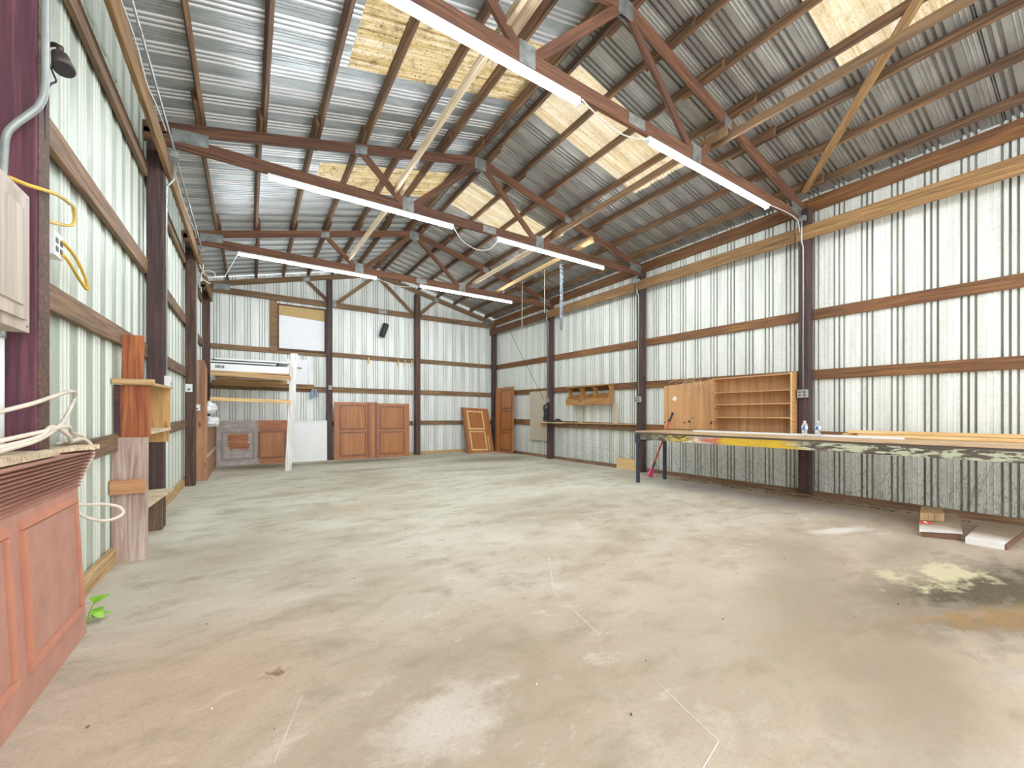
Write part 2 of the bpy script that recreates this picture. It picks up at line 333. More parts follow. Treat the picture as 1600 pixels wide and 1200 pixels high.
class MB:
    def __init__(s): s.v = []; s.f = []
    def box(s, x0, x1, y0, y1, z0, z1):
        b = len(s.v); s.v += [Vector((x, y, z)) for x in (x0, x1) for y in (y0, y1) for z in (z0, z1)]
        s.f += [tuple(b + i for i in f) for f in BOXF]; return s
    def hexa(s, lo, hi):     # two quads, bottom and top
        b = len(s.v); s.v += [Vector(p) for p in lo] + [Vector(p) for p in hi]
        s.f += [(b + 3, b + 2, b + 1, b), (b + 4, b + 5, b + 6, b + 7)] + [(b + i, b + (i + 1) % 4, b + 4 + (i + 1) % 4, b + 4 + i) for i in range(4)]; return s
    def prism(s, poly, d):   # polygon of 3-D points extruded by vector d
        b = len(s.v); n = len(poly); d = Vector(d)
        s.v += [Vector(p) for p in poly] + [Vector(p) + d for p in poly]
        s.f += [tuple(b + i for i in range(n))[::-1], tuple(b + n + i for i in range(n))] + [(b + i, b + (i + 1) % n, b + n + (i + 1) % n, b + n + i) for i in range(n)]; return s
    def tube(s, pts, r, n=6, smooth=True, cap=True):
        P = [Vector(p) for p in pts]
        if smooth and len(P) > 2:
            Q = []
            for i in range(len(P) - 1):
                a, b_, c, d = P[max(i - 1, 0)], P[i], P[i + 1], P[min(i + 2, len(P) - 1)]
                for k in range(5):
                    t = k / 5
                    Q.append(.5 * ((2 * b_) + (c - a) * t + (2 * a - 5 * b_ + 4 * c - d) * t * t + (3 * b_ - a - 3 * c + d) * t ** 3))
            Q.append(P[-1]); P = Q
        b = len(s.v); side = None
        for i, p in enumerate(P):
            t = (P[min(i + 1, len(P) - 1)] - P[max(i - 1, 0)])
            t = t.normalized() if t.length > 1e-9 else Vector((0, 0, 1))
            if side is None: side = t.orthogonal().normalized()
            side = (side - t * side.dot(t)); side = side.normalized() if side.length > 1e-6 else t.orthogonal().normalized()
            up = t.cross(side); rr = r[i * (len(r) - 1) // max(1, len(P) - 1)] if isinstance(r, (list, tuple)) else r
            s.v += [p + side * math.cos(2 * math.pi * k / n) * rr + up * math.sin(2 * math.pi * k / n) * rr for k in range(n)]
        for i in range(len(P) - 1):
            for k in range(n):
                s.f.append((b + i * n + k, b + i * n + (k + 1) % n, b + (i + 1) * n + (k + 1) % n, b + (i + 1) * n + k))
        if cap: s.f += [tuple(b + k for k in range(n))[::-1], tuple(b + (len(P) - 1) * n + k for k in range(n))]
        return s
    def lathe(s, c, prof, n=20):
        b = len(s.v); c = Vector(c)
        for r, z in prof: s.v += [c + Vector((r * math.cos(2 * math.pi * k / n), r * math.sin(2 * math.pi * k / n), z)) for k in range(n)]
        for i in range(len(prof) - 1):
            for k in range(n): s.f.append((b + i * n + k, b + i * n + (k + 1) % n, b + (i + 1) * n + (k + 1) % n, b + (i + 1) * n + k))
        s.f += [tuple(b + k for k in range(n))[::-1], tuple(b + (len(prof) - 1) * n + k for k in range(n))]; return s
    def ring(s, c, ax, R_, r, n=10, m=5, stretch=(0, 0, 1), k=0):    # chain link
        c, ax = Vector(c), Vector(ax).normalized(); st = Vector(stretch); u = st; v = ax.cross(u).normalized()
        pts = []
        for i in range(n):
            a = 2 * math.pi * i / n
            pts.append(c + u * (math.cos(a) * R_ + (k if math.cos(a) > 0 else -k)) + v * math.sin(a) * R_)
        pts.append(pts[0]); return s.tube(pts, r, m, False, False)
    def move(s, mat):
        s.v = [mat @ p for p in s.v]; return s
    def build(s, name, mat, parent=None, origin=None, smooth=False):
        if origin is None: origin = parent.location.copy() if parent is not None and parent.type == 'EMPTY' else Vector((0, 0, 0))
        o = Vector(origin)
        ob = mesh_obj(name, [p - o for p in s.v], s.f, mat, None, Matrix.Translation(o), smooth)
        bm = bmesh.new(); bm.from_mesh(ob.data); bmesh.ops.recalc_face_normals(bm, faces=bm.faces[:]); bm.to_mesh(ob.data); bm.free()
        return adopt(ob, parent)

def xf(loc, rz=0, rx=0, ry=0): return Matrix.Translation(loc) @ Matrix.Rotation(rz, 4, 'Z') @ Matrix.Rotation(rx, 4, 'X') @ Matrix.Rotation(ry, 4, 'Y')

# ------------------------------------------------------------------ corrugated sheet
PER = .3085
def profile(u0, u1, phase=0.0, extra=(), kind='wall'):
    """list of (u, offset, dirt): three narrow grooves and small beads in each period"""
    pts = []
    k0 = int(math.floor((u0 - phase) / PER)) - 1; k1 = int(math.ceil((u1 - phase) / PER)) + 1
    bead = -.003 if kind != 'roof' else -.006
    for k in range(k0, k1):
        b = phase + k * PER
        for c in (.035, .092, .149):
            w = .013 if kind == 'wall' else .010 if kind == 'left' else .016
            pts += [(b + c - w, 0, 0), (b + c - w * .5, .02, 1), (b + c + w * .5, .02, 1), (b + c + w, 0, 0)]
        for c in ((.19, .225, .26) if kind == 'roof' else (.006, .063, .120, .18, .212, .244, .276) if kind == 'left' else (.206, .257)):
            pts += [(b + c - .009, 0, 0), (b + c, bead, .3 if kind == 'left' else .15), (b + c + .009, 0, 0)]
    pts = [p for p in pts if u0 < p[0] < u1] + [(u0, 0, 0), (u1, 0, 0)]
    for e in extra:
        if u0 < e < u1: pts.append((e, 0, 0))
    pts.sort(key=lambda p: p[0])
    out = [pts[0]]
    for p in pts[1:]:
        if p[0] - out[-1][0] > 1e-4: out.append(p)
    return out
def corr(name, us, rows, fn, mat, skip=lambda u, r: False, parent=None):
    """fn(u, row value, offset) -> point"""
    V, F, D = [], [], []
    nr = len(rows)
    for (u, off, d) in us:
        for r in rows:
            V.append(fn(u, r, off)); D.append(d)
    for i in range(len(us) - 1):
        um = (us[i][0] + us[i + 1][0]) / 2
        for j in range(nr - 1):
            if skip(um, j): continue
            F.append((i * nr + j, (i + 1) * nr + j, (i + 1) * nr + j + 1, i * nr + j + 1))
    o = mesh_obj(name, V, F, mat, parent)
    a = o.data.attributes.new('dirt', 'FLOAT', 'POINT')
    for i, d in enumerate(D): a.data[i].value = d
    return o

# ------------------------------------------------------------------ the setting
structure(mesh_obj('floor', [(-.3, YFR - .3, 0), (7.9, YFR - .3, 0), (7.9, 12.1, 0), (-.3, 12.1, 0)], [(0, 1, 2, 3)], M['floor']))
PH = 1.042 - .035
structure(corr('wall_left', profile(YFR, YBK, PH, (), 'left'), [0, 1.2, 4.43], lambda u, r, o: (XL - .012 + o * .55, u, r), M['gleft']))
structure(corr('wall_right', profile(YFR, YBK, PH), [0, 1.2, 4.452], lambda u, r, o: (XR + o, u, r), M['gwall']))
GW = (1.40, 2.47, 2.92, 3.98)
structure(corr('wall_back', profile(XL, XR, .02), [0, 1.2, 1],
               lambda u, r, o: (u, YBK + o, (rz(u) + .1) if r == 1 else r), M['gback']))
def roof_fn(side):
    def fn(u, r, o):
        if side == 'L': o = -o * .5
        x = r if side == 'L' else W - r
        return (x, u, PZ0 + .123 + SLOPE * r + o)
    return fn
SKY_Y = [(.83, 1.735), (3.62, 4.545), (6.47, 7.38)]
SKL, SKR = (1.63, 3.79), (1.56, 3.62)       # distance up from the eave line
ex = [v for ab in SKY_Y for v in ab]
def hole(u, j): return j == 1 and any(a < u < b for a, b in SKY_Y)
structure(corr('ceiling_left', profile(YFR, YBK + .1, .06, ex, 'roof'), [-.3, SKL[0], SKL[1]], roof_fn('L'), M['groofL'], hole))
structure(corr('ceiling_right', profile(YFR, YBK + .1, .06, ex, 'roof'), [-.3, SKR[0], SKR[1], 3.79], roof_fn('R'), M['groofR'], hole))
rc = MB()
for sgn in (-1, 1):
    c = W / 2
    rc.prism([(c, YFR, PZ0 + SLOPE * W / 2 + .165), (c + sgn * .2, YFR, PZ0 + SLOPE * (W / 2 - .2) + .160), (c + sgn * .2, YFR, PZ0 + SLOPE * (W / 2 - .2) + .165), (c, YFR, PZ0 + SLOPE * W / 2 + .168)], (0, YBK + .1 - YFR, 0))
structure(rc.build('trim_1', M['grey']))
wh = ['nearest the open front', 'between first and second truss', 'between second and third truss']
for i, (a, b) in enumerate(SKY_Y):
    for side in 'LR':
        if side == 'L' and i == 0: continue
        rng = SKL if side == 'L' else SKR
        o = corr('skylight_panel', profile(a, b, .06), [rng[0], (rng[0] + rng[1]) / 2, rng[1]], roof_fn(side), M['sky' + side])
        tag(o, ('mossy golden' if side == 'L' else 'cream') + f' translucent roof panel, {"left" if side == "L" else "right"} slope {wh[i]}', 'skylight', 'translucent roof panels')

# baseboards
for nm, p0, p1 in (('baseboard_left', (-.16, 2.83, .065), (-.16, YBK - .05, .065)), ('baseboard_right', (7.75, YFR, .035), (7.75, YBK - .05, .035)), ('baseboard_back', (0, YBK - .03, .045), (W, YBK - .03, .045))):
    structure(beam(nm, p0, p1, .038, .13 if nm == 'baseboard_left' else .09, M['oldpine'] if nm != 'baseboard_right' else M['girt']))

# ------------------------------------------------------------------ posts
ord4 = ['first', 'second', 'third', 'fourth']
def post(x, y, z1, mat, label, rot=0, w=.14):
    return tag(beam('timber_post', (x, y, 0), (x, y, z1), w, w, mat, up=(1, 0, 0), bev=.008), label, 'post', 'timber wall posts')
p0_ = post(-.1015, 2.755, 4.03, M['purple'], 'purple stained square timber post behind the panel box on the left wall', w=.123)
fc = MB().box(-.0395, -.0365, 2.70, 2.816, .0, 4.0).build('weathered_face', M['postbr'], p0_)  # thin facing that gives the post's inner side a brown tone
post(-.07, YB, 4.09, M['post'], 'dark timber post on the left wall, behind the plank and shelf box')
post(-.07, YC, 4.11, M['postbr'], 'brown timber post on the left wall with a white switch box')
post(-.07, 11.80, 4.11, M['postbr'], 'timber corner post at the far left, above the plywood shelving')
post(7.66, 2.70, 4.22, M['post'], 'dark red timber post on the right wall, beside the bookcase and bottles')
post(7.66, YB, 4.09, M['post'], 'dark timber post on the right wall behind the end of the workbench')
post(7.66, YC, 4.11, M['post'], 'dark timber post on the right wall with the black strap hanging on it')
post(7.66, 11.80, 4.11, M['post'], 'dark timber corner post at the far right, behind the tall narrow panel')
post(2.565, 11.77, 4.80, M['post'], 'dark back wall post beside the covered window', w=.135)
post(4.99, 11.77, 4.80, M['postbr'], 'brown back wall post right of the black flue pipe', w=.15)

# ------------------------------------------------------------------ trusses
def truss(name_label, y, zb, mat, gable=False, half=False):
    t = thing('roof_truss', name_label, 'truss', (W / 2, y, zb), 'timber roof trusses')
    th = .04; hb = .142; ht = .125
    def b(nm, p0, p1, h, dy=0): return beam(nm, p0, p1, th, h, mat, parent=t, bev=.003)
    zc = zb + hb / 2
    b('bottom_chord', (-.17, y, zc), (7.84 - (.0), y, zc), hb)
    def tz(x): return rz(x) - .004 - ht / 2 * 1.03
    ap = W / 2
    b('top_chord', (-.19, y, tz(-.19)), (ap, y, tz(ap)), ht); b('top_chord', (W + .19, y, tz(-.19)), (ap, y, tz(ap)), ht)
    nl, nr = .3467 * W, .6533 * W
    bot = zb + hb * .7
    b('web', (2.02, y - .001, tz(2.02) - .03), (nl - .05, y - .001, bot), .088); b('web', (W - 2.02, y - .001, tz(2.02) - .03), (nr + .05, y - .001, bot), .088)
    b('web', (ap - .05, y + .001, tz(ap) - .06), (nl + .07, y + .001, bot), .088); b('web', (ap + .05, y + .001, tz(ap) - .06), (nr - .07, y + .001, bot), .088)
    def plate(x0, x1, z0, z1, sh=0):
        m = MB()
        for yy in (y - th / 2 - .003, y + th / 2 + .003):
            m.prism([(x0, yy - .0015, z0), (x1, yy - .0015, z0 + sh), (x1, yy - .0015, z1 + sh), (x0, yy - .0015, z1)], (0, .003, 0))
        m.build('gusset_plate', M['plate'], t)
    plate(nl - .07, nl + .09, zb + .01, zb + .2); plate(nr - .09, nr + .07, zb + .01, zb + .2)
    plate(ap - .1, ap + .1, tz(ap) - .14, tz(ap) + .04)
    plate(.06, .38, zb + .06, zb + .2, .03); plate(W - .38, W - .06, zb + .09, zb + .23, -.03)
    plate(4.0 - .12, 4.0 + .12, zb + .02, zb + .125)
    plate(1.95, 2.1, tz(2.02) - .09, tz(2.02) + .02, .03); plate(W - 2.1, W - 1.95, tz(2.02) - .07, tz(2.02) + .05, -.03)
    return t
truss('brown timber roof truss nearest the camera, over the purple post', YA, 4.04, M['truss'])
truss('brown timber roof truss, second from the camera, with the two middle light strips', YB, 4.092, M['truss'])
truss('brown timber roof truss, third from the camera, with the two farthest light strips', YC, 4.112, M['truss'])
truss('brown gable truss standing against the back wall above the window', YD, 4.10, M['gable'])

# ------------------------------------------------------------------ purlins
PX = [.32, .90, 1.485, 2.06, 2.65, 3.19, 3.735]
bays = [(YFR, YA, 'nearest bay before the first truss'), (YA, YB, 'bay between first and second truss'), (YB, YC, 'bay between second and third truss'), (YC, YBK, 'last bay before the back wall')]
ords = ['lowest', 'second up', 'third up', 'fourth up', 'fifth up', 'sixth up', 'topmost']
nrm = {'L': Vector((-SLOPE, 0, 1)).normalized(), 'R': Vector((SLOPE, 0, 1)).normalized()}
for side in 'LR':
    for bi, (y0, y1, bl) in enumerate(bays):
        for i, px in enumerate(PX):
            if side == 'L' and bi == 0: continue
            if side == 'R':
                px = [.26, .82, 1.40, 1.97, 2.57, 3.14, 3.70][i]
            x = px + (.021 if bi % 2 else -.021)
            a = y0 - (.32 if bi else 0) + R.uniform(-.1, .1) * (bi > 0); b_ = y1 + (.32 + R.uniform(-.12, .1) if bi < 3 else 0)
            X = x if side == 'L' else W - x
            n = nrm[side]; c = Vector((X, 0, PZ0 + SLOPE * x)) + n * .0595
            o = beam('roof_purlin', (c.x, a, c.z), (c.x, b_, c.z), .040, .117, M['purlin'], up=n)
            tag(o, f'{ords[i]} {"left" if side == "L" else "right"} slope purlin, {bl}', 'purlin', 'roof purlins')

# longitudinal braces on the trusses
def brace(p0, p1, w, h, mat, label, cat='brace', grp='boards bracing the trusses', up=(0, 0, 1)):
    return tag(beam('truss_brace', p0, p1, w, h, mat, up=up), label, cat, grp)
brace((2.49, 2.45, 4.335), (2.47, 5.64, 4.33), .04, .088, M['pinew'], 'pale weathered board crossing left of the first and second truss webs')
brace((2.60, .3, 4.40), (2.60, 3.2, 4.38), .088, .04, M['pinew'], 'pale flat board ending just past the first truss, left of its apex')
brace((2.70, 1.0, 4.48), (2.70, 2.95, 4.46), .04, .088, M['truss'], 'brown board beside the pale flat board at the first truss')
brace((2.565, 5.45, 4.36), (2.46, 8.68, 4.35), .04, .088, M['pinew'], 'pale weathered board between second and third truss, left of the apex')
brace((5.33, -1.2, 4.34), (5.31, 2.78, 4.34), .042, .088, M['gable'], 'light brown board running toward the camera from the first truss, right side')
brace((5.22, 2.5, 4.36), (5.26, 5.78, 4.34), .04, .088, M['gable'], 'brown board between first and second truss, right of the apex')
brace((5.325, 5.45, 4.36), (5.28, 8.82, 4.36), .04, .088, M['pinew'], 'pale board between second and third truss, right of the apex')
n = nrm['R']
brace(Vector((7.42, 2.62, rz(7.42))) - n * .02, Vector((4.55, .08, rz(4.55))) - n * .02, .088, .037, M['beam'], 'light diagonal board crossing under the nearest right slope purlins', up=n)

# hanging plank with hooks
pl = thing('hanging_plank', 'new pine board lying across the second and third truss chords, with hooks', 'board', (5.93, 7.1, 4.25))
beam('board', (5.87, 5.3, 4.285), (5.995, 8.84, 4.30), .09, .04, M['pine'], parent=pl)
beam('cleat', (5.90, 5.33, 4.345), (5.91, 5.75, 4.35), .06, .06, M['oldpine'], parent=pl)
for k in range(6):
    y = 6.2 + k * .46; x = 5.905 + (y - 5.3) * .035
    MB().tube([(x, y, 4.268), (x, y, 4.24), (x + .02, y, 4.215), (x, y, 4.195), (x - .02, y, 4.215)], .005, 5).build('hook', M['chain'], pl)
# chain and ropes
ch = thing('steel_chain', 'doubled steel chain hanging from the new pine board overhead', 'chain', (5.94, 6.24, 4.15))
m = MB()
for sx in (-.035, .035):
    for k in range(30):
        m.ring((5.95 + sx, 6.24 + sx * .5, 4.16 - k * .037), (1, 0, 0) if k % 2 else (0, 1, 0), .013, .0055, 8, 5, k=.012)
m.build('links', M['chain'], ch, smooth=True)
MB().tube([(5.915, 6.222, 3.06), (5.918, 6.223, 2.94), (5.95, 6.24, 2.875), (5.982, 6.257, 2.94), (5.985, 6.258, 3.06)], .007, 6).build('loop', M['black'], ch, smooth=True)
tag(MB().tube([(5.885, 6.70, 4.2), (5.885, 6.70, 3.30)], .006, 6, False).build('hanging_rope', M['rope'], origin=(5.885, 6.70, 3.3)), 'pale thin rope hanging straight down nearest the chain', 'rope', 'ropes under the hanging board')
tag(MB().tube([(5.93, 7.58, 4.2), (5.935, 7.60, 3.12)], .006, 6, False).build('hanging_rope', M['rope'], origin=(5.93, 7.6, 3.1)), 'pale thin rope hanging straight down farther from the chain', 'rope', 'ropes under the hanging board')

# ------------------------------------------------------------------ girts, eave girders
def girt(p0, p1, h, label, mat='girt', w=.038, grp='wall girts'):
    return tag(beam('timber_girt', p0, p1, w, h, M[mat], warp=1), label, 'girt', grp)
LB = [(2.83, YB - .075, 'first and second'), (YB + .075, YC - .075, 'second and third'), (YC + .075, 11.72, 'third and corner')]
for y0, y1, nm in LB:
    for z, h, lv in ((3.71, .14, 'top'), (2.70, .15, 'upper'), (1.825, .145, 'middle'), (.945, .14, 'lower')):
        if lv == 'lower' and y0 < 3: y1 = 4.48
        dz = .016 * (y0 - 2.75); dz2 = .016 * (y1 - 2.75)
        girt((-.147, y0, z + dz), (-.147, y1, z + dz2), h, f'{lv} horizontal board on the left wall between its {nm} posts')
RB = [(YFR, 2.70, 'in front of its first post', -1), (2.70, YB, 'between its first and second posts', 0), (YB, YC, 'between its second and third posts', 1), (YC, 11.9, 'between its third and corner posts', 2)]
for y0, y1, nm, k in RB:
    for z, h, lv in ((2.675, .15, 'upper'), (1.79, .145, 'middle'), (.885, .16, 'lower')):
        dz = .013 * (y0 - 2.75); dz2 = .013 * (y1 - 2.75)
        girt((7.750, y0, z + dz), (7.750, y1, z + dz2), h, f'{lv} horizontal board on the right wall {nm}', 'girtr')
    girt((7.735, y0, 4.285), (7.735, y1, 4.29), .2, f'narrow board under the roof edge on the right wall {nm}', 'girtr')
for x0, x1, nm in ((0, 2.5, 'left of the window post'), (2.63, 4.92, 'between the two back posts'), (5.06, W, 'right of the flue pipe bay')):
    for z, h, lv in ((2.835, .125, 'upper'), (1.885, .14, 'middle'), (.96, .13, 'lower')):
        girt((x0, YBK - .026, z), (x1, YBK - .026, z - .015), h, f'{lv} horizontal board on the back wall {nm}', 'gable')
# eave girders on the inner faces of the posts
for y0, y1, nm in ((YFR + .5, YB + .07, 'nearest part'), (YB + .09, YC + .07, 'middle part'), (YC + .09, 11.9, 'far part')):
    tag(beam('eave_girder', (.024, y0, 3.845 + .013 * (y0 - 2.7)), (.024, y1, 3.845 + .013 * (y1 - 2.7)), .038, .2, M['beam']), f'golden brown beam along the left eave, {nm}', 'beam', 'eave beams')
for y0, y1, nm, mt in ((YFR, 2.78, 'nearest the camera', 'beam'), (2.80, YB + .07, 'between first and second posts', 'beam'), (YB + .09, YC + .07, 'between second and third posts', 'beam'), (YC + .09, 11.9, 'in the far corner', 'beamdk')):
    tag(beam('eave_girder', (7.57, y0, 3.85 + .012 * (y0 - 2.7)), (7.57, y1, 3.85 + .012 * (y1 - 2.7)), .038, .2, M[mt]), f'brown beam along the right eave, {nm}', 'beam', 'eave beams')

# ------------------------------------------------------------------ light strips
def strip(x0, x1, y, z, label):
    t = thing('ceiling_strip_light', label, 'light', ((x0 + x1) / 2, y, z), 'tube light strips')
    m = MB().box(x0, x1, y - .026, y + .026, z - .03, z); m.build('housing', M['white'], t)
    m = MB()
    m.tube([(x0 + .012, y, z - .043), (x1 - .012, y, z - .043)], .0205, 12, False); m.build('tube', M['led'], t, smooth=True)
    for x in (x0, x1 - .02): MB().box(x, x + .02, y - .026, y + .026, z - .066, z - .03).build('end_cap', M['white'], t)
strip(.83, 3.25, YA, 4.04, 'lit white tube light under the nearest truss, left half')
strip(4.18, 6.63, YA, 4.04, 'lit white tube light under the nearest truss, right half')
strip(.95, 3.37, YB, 4.092, 'lit white tube light under the second truss, left half')
strip(4.14, 6.56, YB, 4.092, 'lit white tube light under the second truss, right half')
strip(.59, 3.02, YC, 4.112, 'lit white tube light under the third truss, left half')
strip(3.96, 6.41, YC, 4.112, 'lit white tube light under the third truss, right half')
def cord(name, pts, r, mat, label, cat='cord', grp=None, n=6):
    o = MB().tube(pts, r, n).build(name, M[mat], origin=pts[0], smooth=True); return tag(o, label, cat, grp)
cord('white_wire', [(3.36, YB - .05, 4.03), (3.5, YB - .06, 3.86), (3.75, YB - .06, 3.78), (3.98, YB - .06, 3.84), (4.15, YB - .05, 4.03)], .006, 'wire', 'white cord sagging between the two lights of the second truss', grp='cords between lights')
cord('white_wire', [(3.24, YA - .05, 4.0), (3.4, YA - .06, 3.93), (3.7, YA - .07, 3.86), (4.0, YA - .06, 3.92), (4.17, YA - .05, 4.0)], .006, 'wire', 'white cord sagging between the two lights of the nearest truss', grp='cords between lights')
cord('white_wire', [(3.02, YC - .05, 4.05), (3.3, YC - .06, 3.99), (3.6, YC - .06, 3.98), (3.96, YC - .05, 4.05)], .006, 'wire', 'white cord hanging between the two lights of the third truss', grp='cords between lights')
cord('white_wire', [(.6, YC - .05, 4.06), (.45, YC - .05, 3.72), (.38, YC - .05, 3.60), (.2, YC - .04, 3.58), (.1, YC, 3.62)], .006, 'wire', 'white cord running from the farthest left light to the left wall', grp='cords between lights')
cord('white_wire', [(6.6, YA - .05, 4.0), (7.1, YA - .05, 4.03), (7.4, YA - .05, 4.0), (7.54, YA - .02, 3.88)], .006, 'wire', 'white cord from the nearest right light to the right wall post', grp='cords between lights')

# conduits
def conduit(pts, label, boxat=None, r=.011):
    t = thing('electrical_conduit', label, 'conduit', pts[-1], 'metal conduits')
    MB().tube(pts, r, 8, False).build('pipe', M['conduit'], t, smooth=True)
    return t
def outlet(p, label, face='-Y', mat='boxgrey', size=(.07, .11, .05), sockets=2):
    x, y, z = p; t = thing('outlet_box', label, 'outlet', p, 'electrical outlet boxes')
    w, h, d = size
    if face == '-Y':
        MB().box(x - w / 2, x + w / 2, y - d, y, z - h / 2, z + h / 2).build('box', M[mat], t)
        for k in range(sockets): MB().box(x - .018, x + .018, y - d - .003, y - d, z - .038 + k * .045, z - .01 + k * .045).build('socket', M['socket'], t)
    else:
        s = -1 if face == '-X' else 1
        MB().box(min(x, x + s * d), max(x, x + s * d), y - w / 2, y + w / 2, z - h / 2, z + h / 2).build('box', M[mat], t)
        for k in range(sockets):
            for q in (-1, 1) if w > .1 else (0,):
                MB().box(min(x + s * d, x + s * (d + .003)), max(x + s * d, x + s * (d + .003)), y + q * .03 - .016, y + q * .03 + .016, z - .04 + k * .045, z - .012 + k * .045).build('socket', M['socket'], t)
    return t
conduit([(7.53, 2.70, 4.03), (7.53, 2.70, 3.98), (7.53, 2.70, 3.72), (7.579, 2.70, 3.66), (7.579, 2.70, 1.575)], 'metal conduit down the right post beside the bookcase')
outlet((7.59, 2.70, 1.51), 'grey four-socket outlet box on the post right of the bookcase', '-X', size=(.125, .115, .05))
conduit([(7.53, YB, 3.95), (7.53, YB, 3.74), (7.579, YB, 3.68), (7.579, YB, 1.58)], 'metal conduit down the dark post left of the plywood board')
outlet((7.59, YB, 1.52), 'grey four-socket outlet box on the post behind the workbench end', '-X', size=(.125, .115, .05))
conduit([(7.53, YC, 3.98), (7.53, YC, 3.78), (7.579, YC, 3.72), (7.579, YC, 1.66)], 'metal conduit down the post above the black strap')
outlet((7.59, YC, 1.6), 'grey outlet box on the post above the black strap', '-X')
def junction(p, label):
    t = thing('junction_box', label, 'junction box', p, 'junction boxes under the eaves')
    x, y, z = p
    MB().box(x - .03, x + .03, y - .05, y + .05, z - .03, z + .03).build('box', M['grey'], t)
    MB().box(x - .033, x + .033, y - .053, y + .053, z - .036, z - .03).build('cover', M['conduit'], t)
junction((7.53, 2.70, 4.06), 'grey junction box at the top of the conduit by the bookcase post')
junction((7.53, YB, 3.98), 'grey junction box at the top of the conduit behind the workbench end')
junction((7.53, YC, 4.01), 'grey junction box at the top of the conduit above the black strap')
junction((.092, 5.66, 3.99), 'grey junction box on the left eave conduit at the second truss')
junction((.092, 8.70, 4.0), 'grey junction box on the left eave conduit at the third truss')
conduit([(.09, .4, 4.02), (.09, 5.6, 4.025)], 'metal conduit along the left eave beam, bay nearest the camera')
conduit([(.09, 5.715, 4.0), (.09, 8.64, 4.01)], 'metal conduit along the left eave beam, middle bay')
conduit([(.075, 5.70, 3.95), (.075, 5.70, 3.75), (.012, 5.70, 3.65), (.012, 5.70, 1.62)], 'metal conduit down the dark left post above the shelf box')
outlet((.0, 5.70, 1.56), 'grey outlet box low on the dark left post', '+X', 'white', sockets=1)
outlet((-.085, 8.69, 1.65), 'white switch box on the brown left post', '-Y', 'white', size=(.09, .13, .03), sockets=1)
conduit([(.07, 9.1, 3.9), (.07, 9.18, 3.78), (-.03, 9.26, 3.6), (-.03, 9.285, 2.4), (-.03, 9.285, 1.38)], 'metal conduit running down the front of the plywood shelving')
outlet((-.03, 9.295, 1.33), 'pale outlet box on the front of the plywood shelving', '-Y', 'white', size=(.09, .11, .04), sockets=1)
cord('white_wire', [(-.13, 3.2, 3.95), (-.0, 3.5, 4.0), (.05, 4.0, 3.98), (.06, 4.4, 3.9), (.06, 4.8, 3.98), (.075, 5.2, 3.99)], .006, 'wire', 'white wire looping along the left eave beam near the camera')
cord('white_wire', [(.06, 5.75, 3.95), (.09, 6.2, 3.78), (.12, 6.9, 3.75), (.1, 7.5, 3.88), (.07, 8.0, 3.95)], .005, 'wire', 'white wire sagging under the left eave beam, middle bay')
cord('coiled_wire', [(.05, 8.7, 3.75), (.12, 8.72, 3.62), (.22, 8.7, 3.56), (.27, 8.7, 3.63), (.18, 8.7, 3.68), (.08, 8.72, 3.62), (.1, 8.74, 3.52), (.2, 8.76, 3.47)], .008, 'wire', 'coil of white wire at the top of the brown left post')

# ------------------------------------------------------------------ near left: panel box, light, cables, bar front
t = thing('panel_box', 'dusty grey electrical panel box on the purple post', 'electrical panel', (-.09, 2.3, 1.84))
MB().box(-.16, -.043, 1.86, 2.625, 1.555, 2.145).build('case', M['panelbox'], t)
d = MB().box(-.043, -.031, 2.14, 2.57, 1.60, 2.11).build('door', M['panelbox'], t)
MB().box(-.031, -.024, 2.2, 2.52, 1.655, 2.055).build('raised_panel', M['panelbox'], d)
MB().ring((-.018, 2.19, 1.855), (0, 1, .3), .022, .0035, 14, 6, stretch=(1, 0, 0)).build('pull_ring', M['conduit'], d)
MB().box(-.043, -.035, 1.9, 2.13, 1.62, 2.0).build('cover_plate', M['white'], t)
for yy, zz in ((2.6, 1.58), (2.3, 1.575), (2.6, 2.12)): MB().tube([(-.044, yy, zz), (-.038, yy, zz)], .006, 8, False).build('screw', M['grey'], t)
t = thing('electrical_conduit', 'grey conduit bending down the purple post to the panel box', 'conduit', (-.12, 2.66, 2.2), 'metal conduits')
MB().tube([(-.004, 2.655, 3.7), (-.004, 2.655, 3.0), (-.004, 2.655, 2.68), (-.02, 2.655, 2.58), (-.05, 2.65, 2.52), (-.09, 2.65, 2.46), (-.115, 2.645, 2.40), (-.12, 2.64, 2.3), (-.12, 2.62, 2.13)], .0135, 10).build('pipe', M['grey'], t, smooth=True)
t = thing('electrical_conduit', 'pale conduit below the panel box on the purple post', 'conduit', (-.135, 2.655, 1.06), 'metal conduits')
MB().tube([(-.138, 2.655, 1.565), (-.138, 2.655, 1.06)], .014, 10, False).build('pipe', M['white'], t, smooth=True)
MB().tube([(-.138, 2.655, 1.56), (-.138, 2.655, 1.53)], .019, 10, False).build('fitting', M['grey'], t, smooth=True)
t = thing('flood_light', 'bronze flood light head on the side of the purple post', 'light fixture', (-.04, 2.76, 2.92))
MB().tube([(-.034, 2.78, 2.93), (-.0, 2.75, 2.925), (.022, 2.73, 2.905)], .01, 8).build('arm', M['bronze'], t, smooth=True)
MB().tube([(.022, 2.73, 2.912), (.022, 2.73, 2.885)], .013, 8, False).build('knuckle', M['bronze'], t, smooth=True)
hd = MB().tube([(.02, 2.735, 2.885), (.022, 2.73, 2.87), (.03, 2.72, 2.835), (.042, 2.70, 2.795)], [.016, .03, .034, .036, .04], 14, False).build('lamp_head', M['bronze'], t, smooth=True)
MB().tube([(.0425, 2.699, 2.793), (.0435, 2.697, 2.79)], .033, 14, False).build('lens', M['black'], hd)
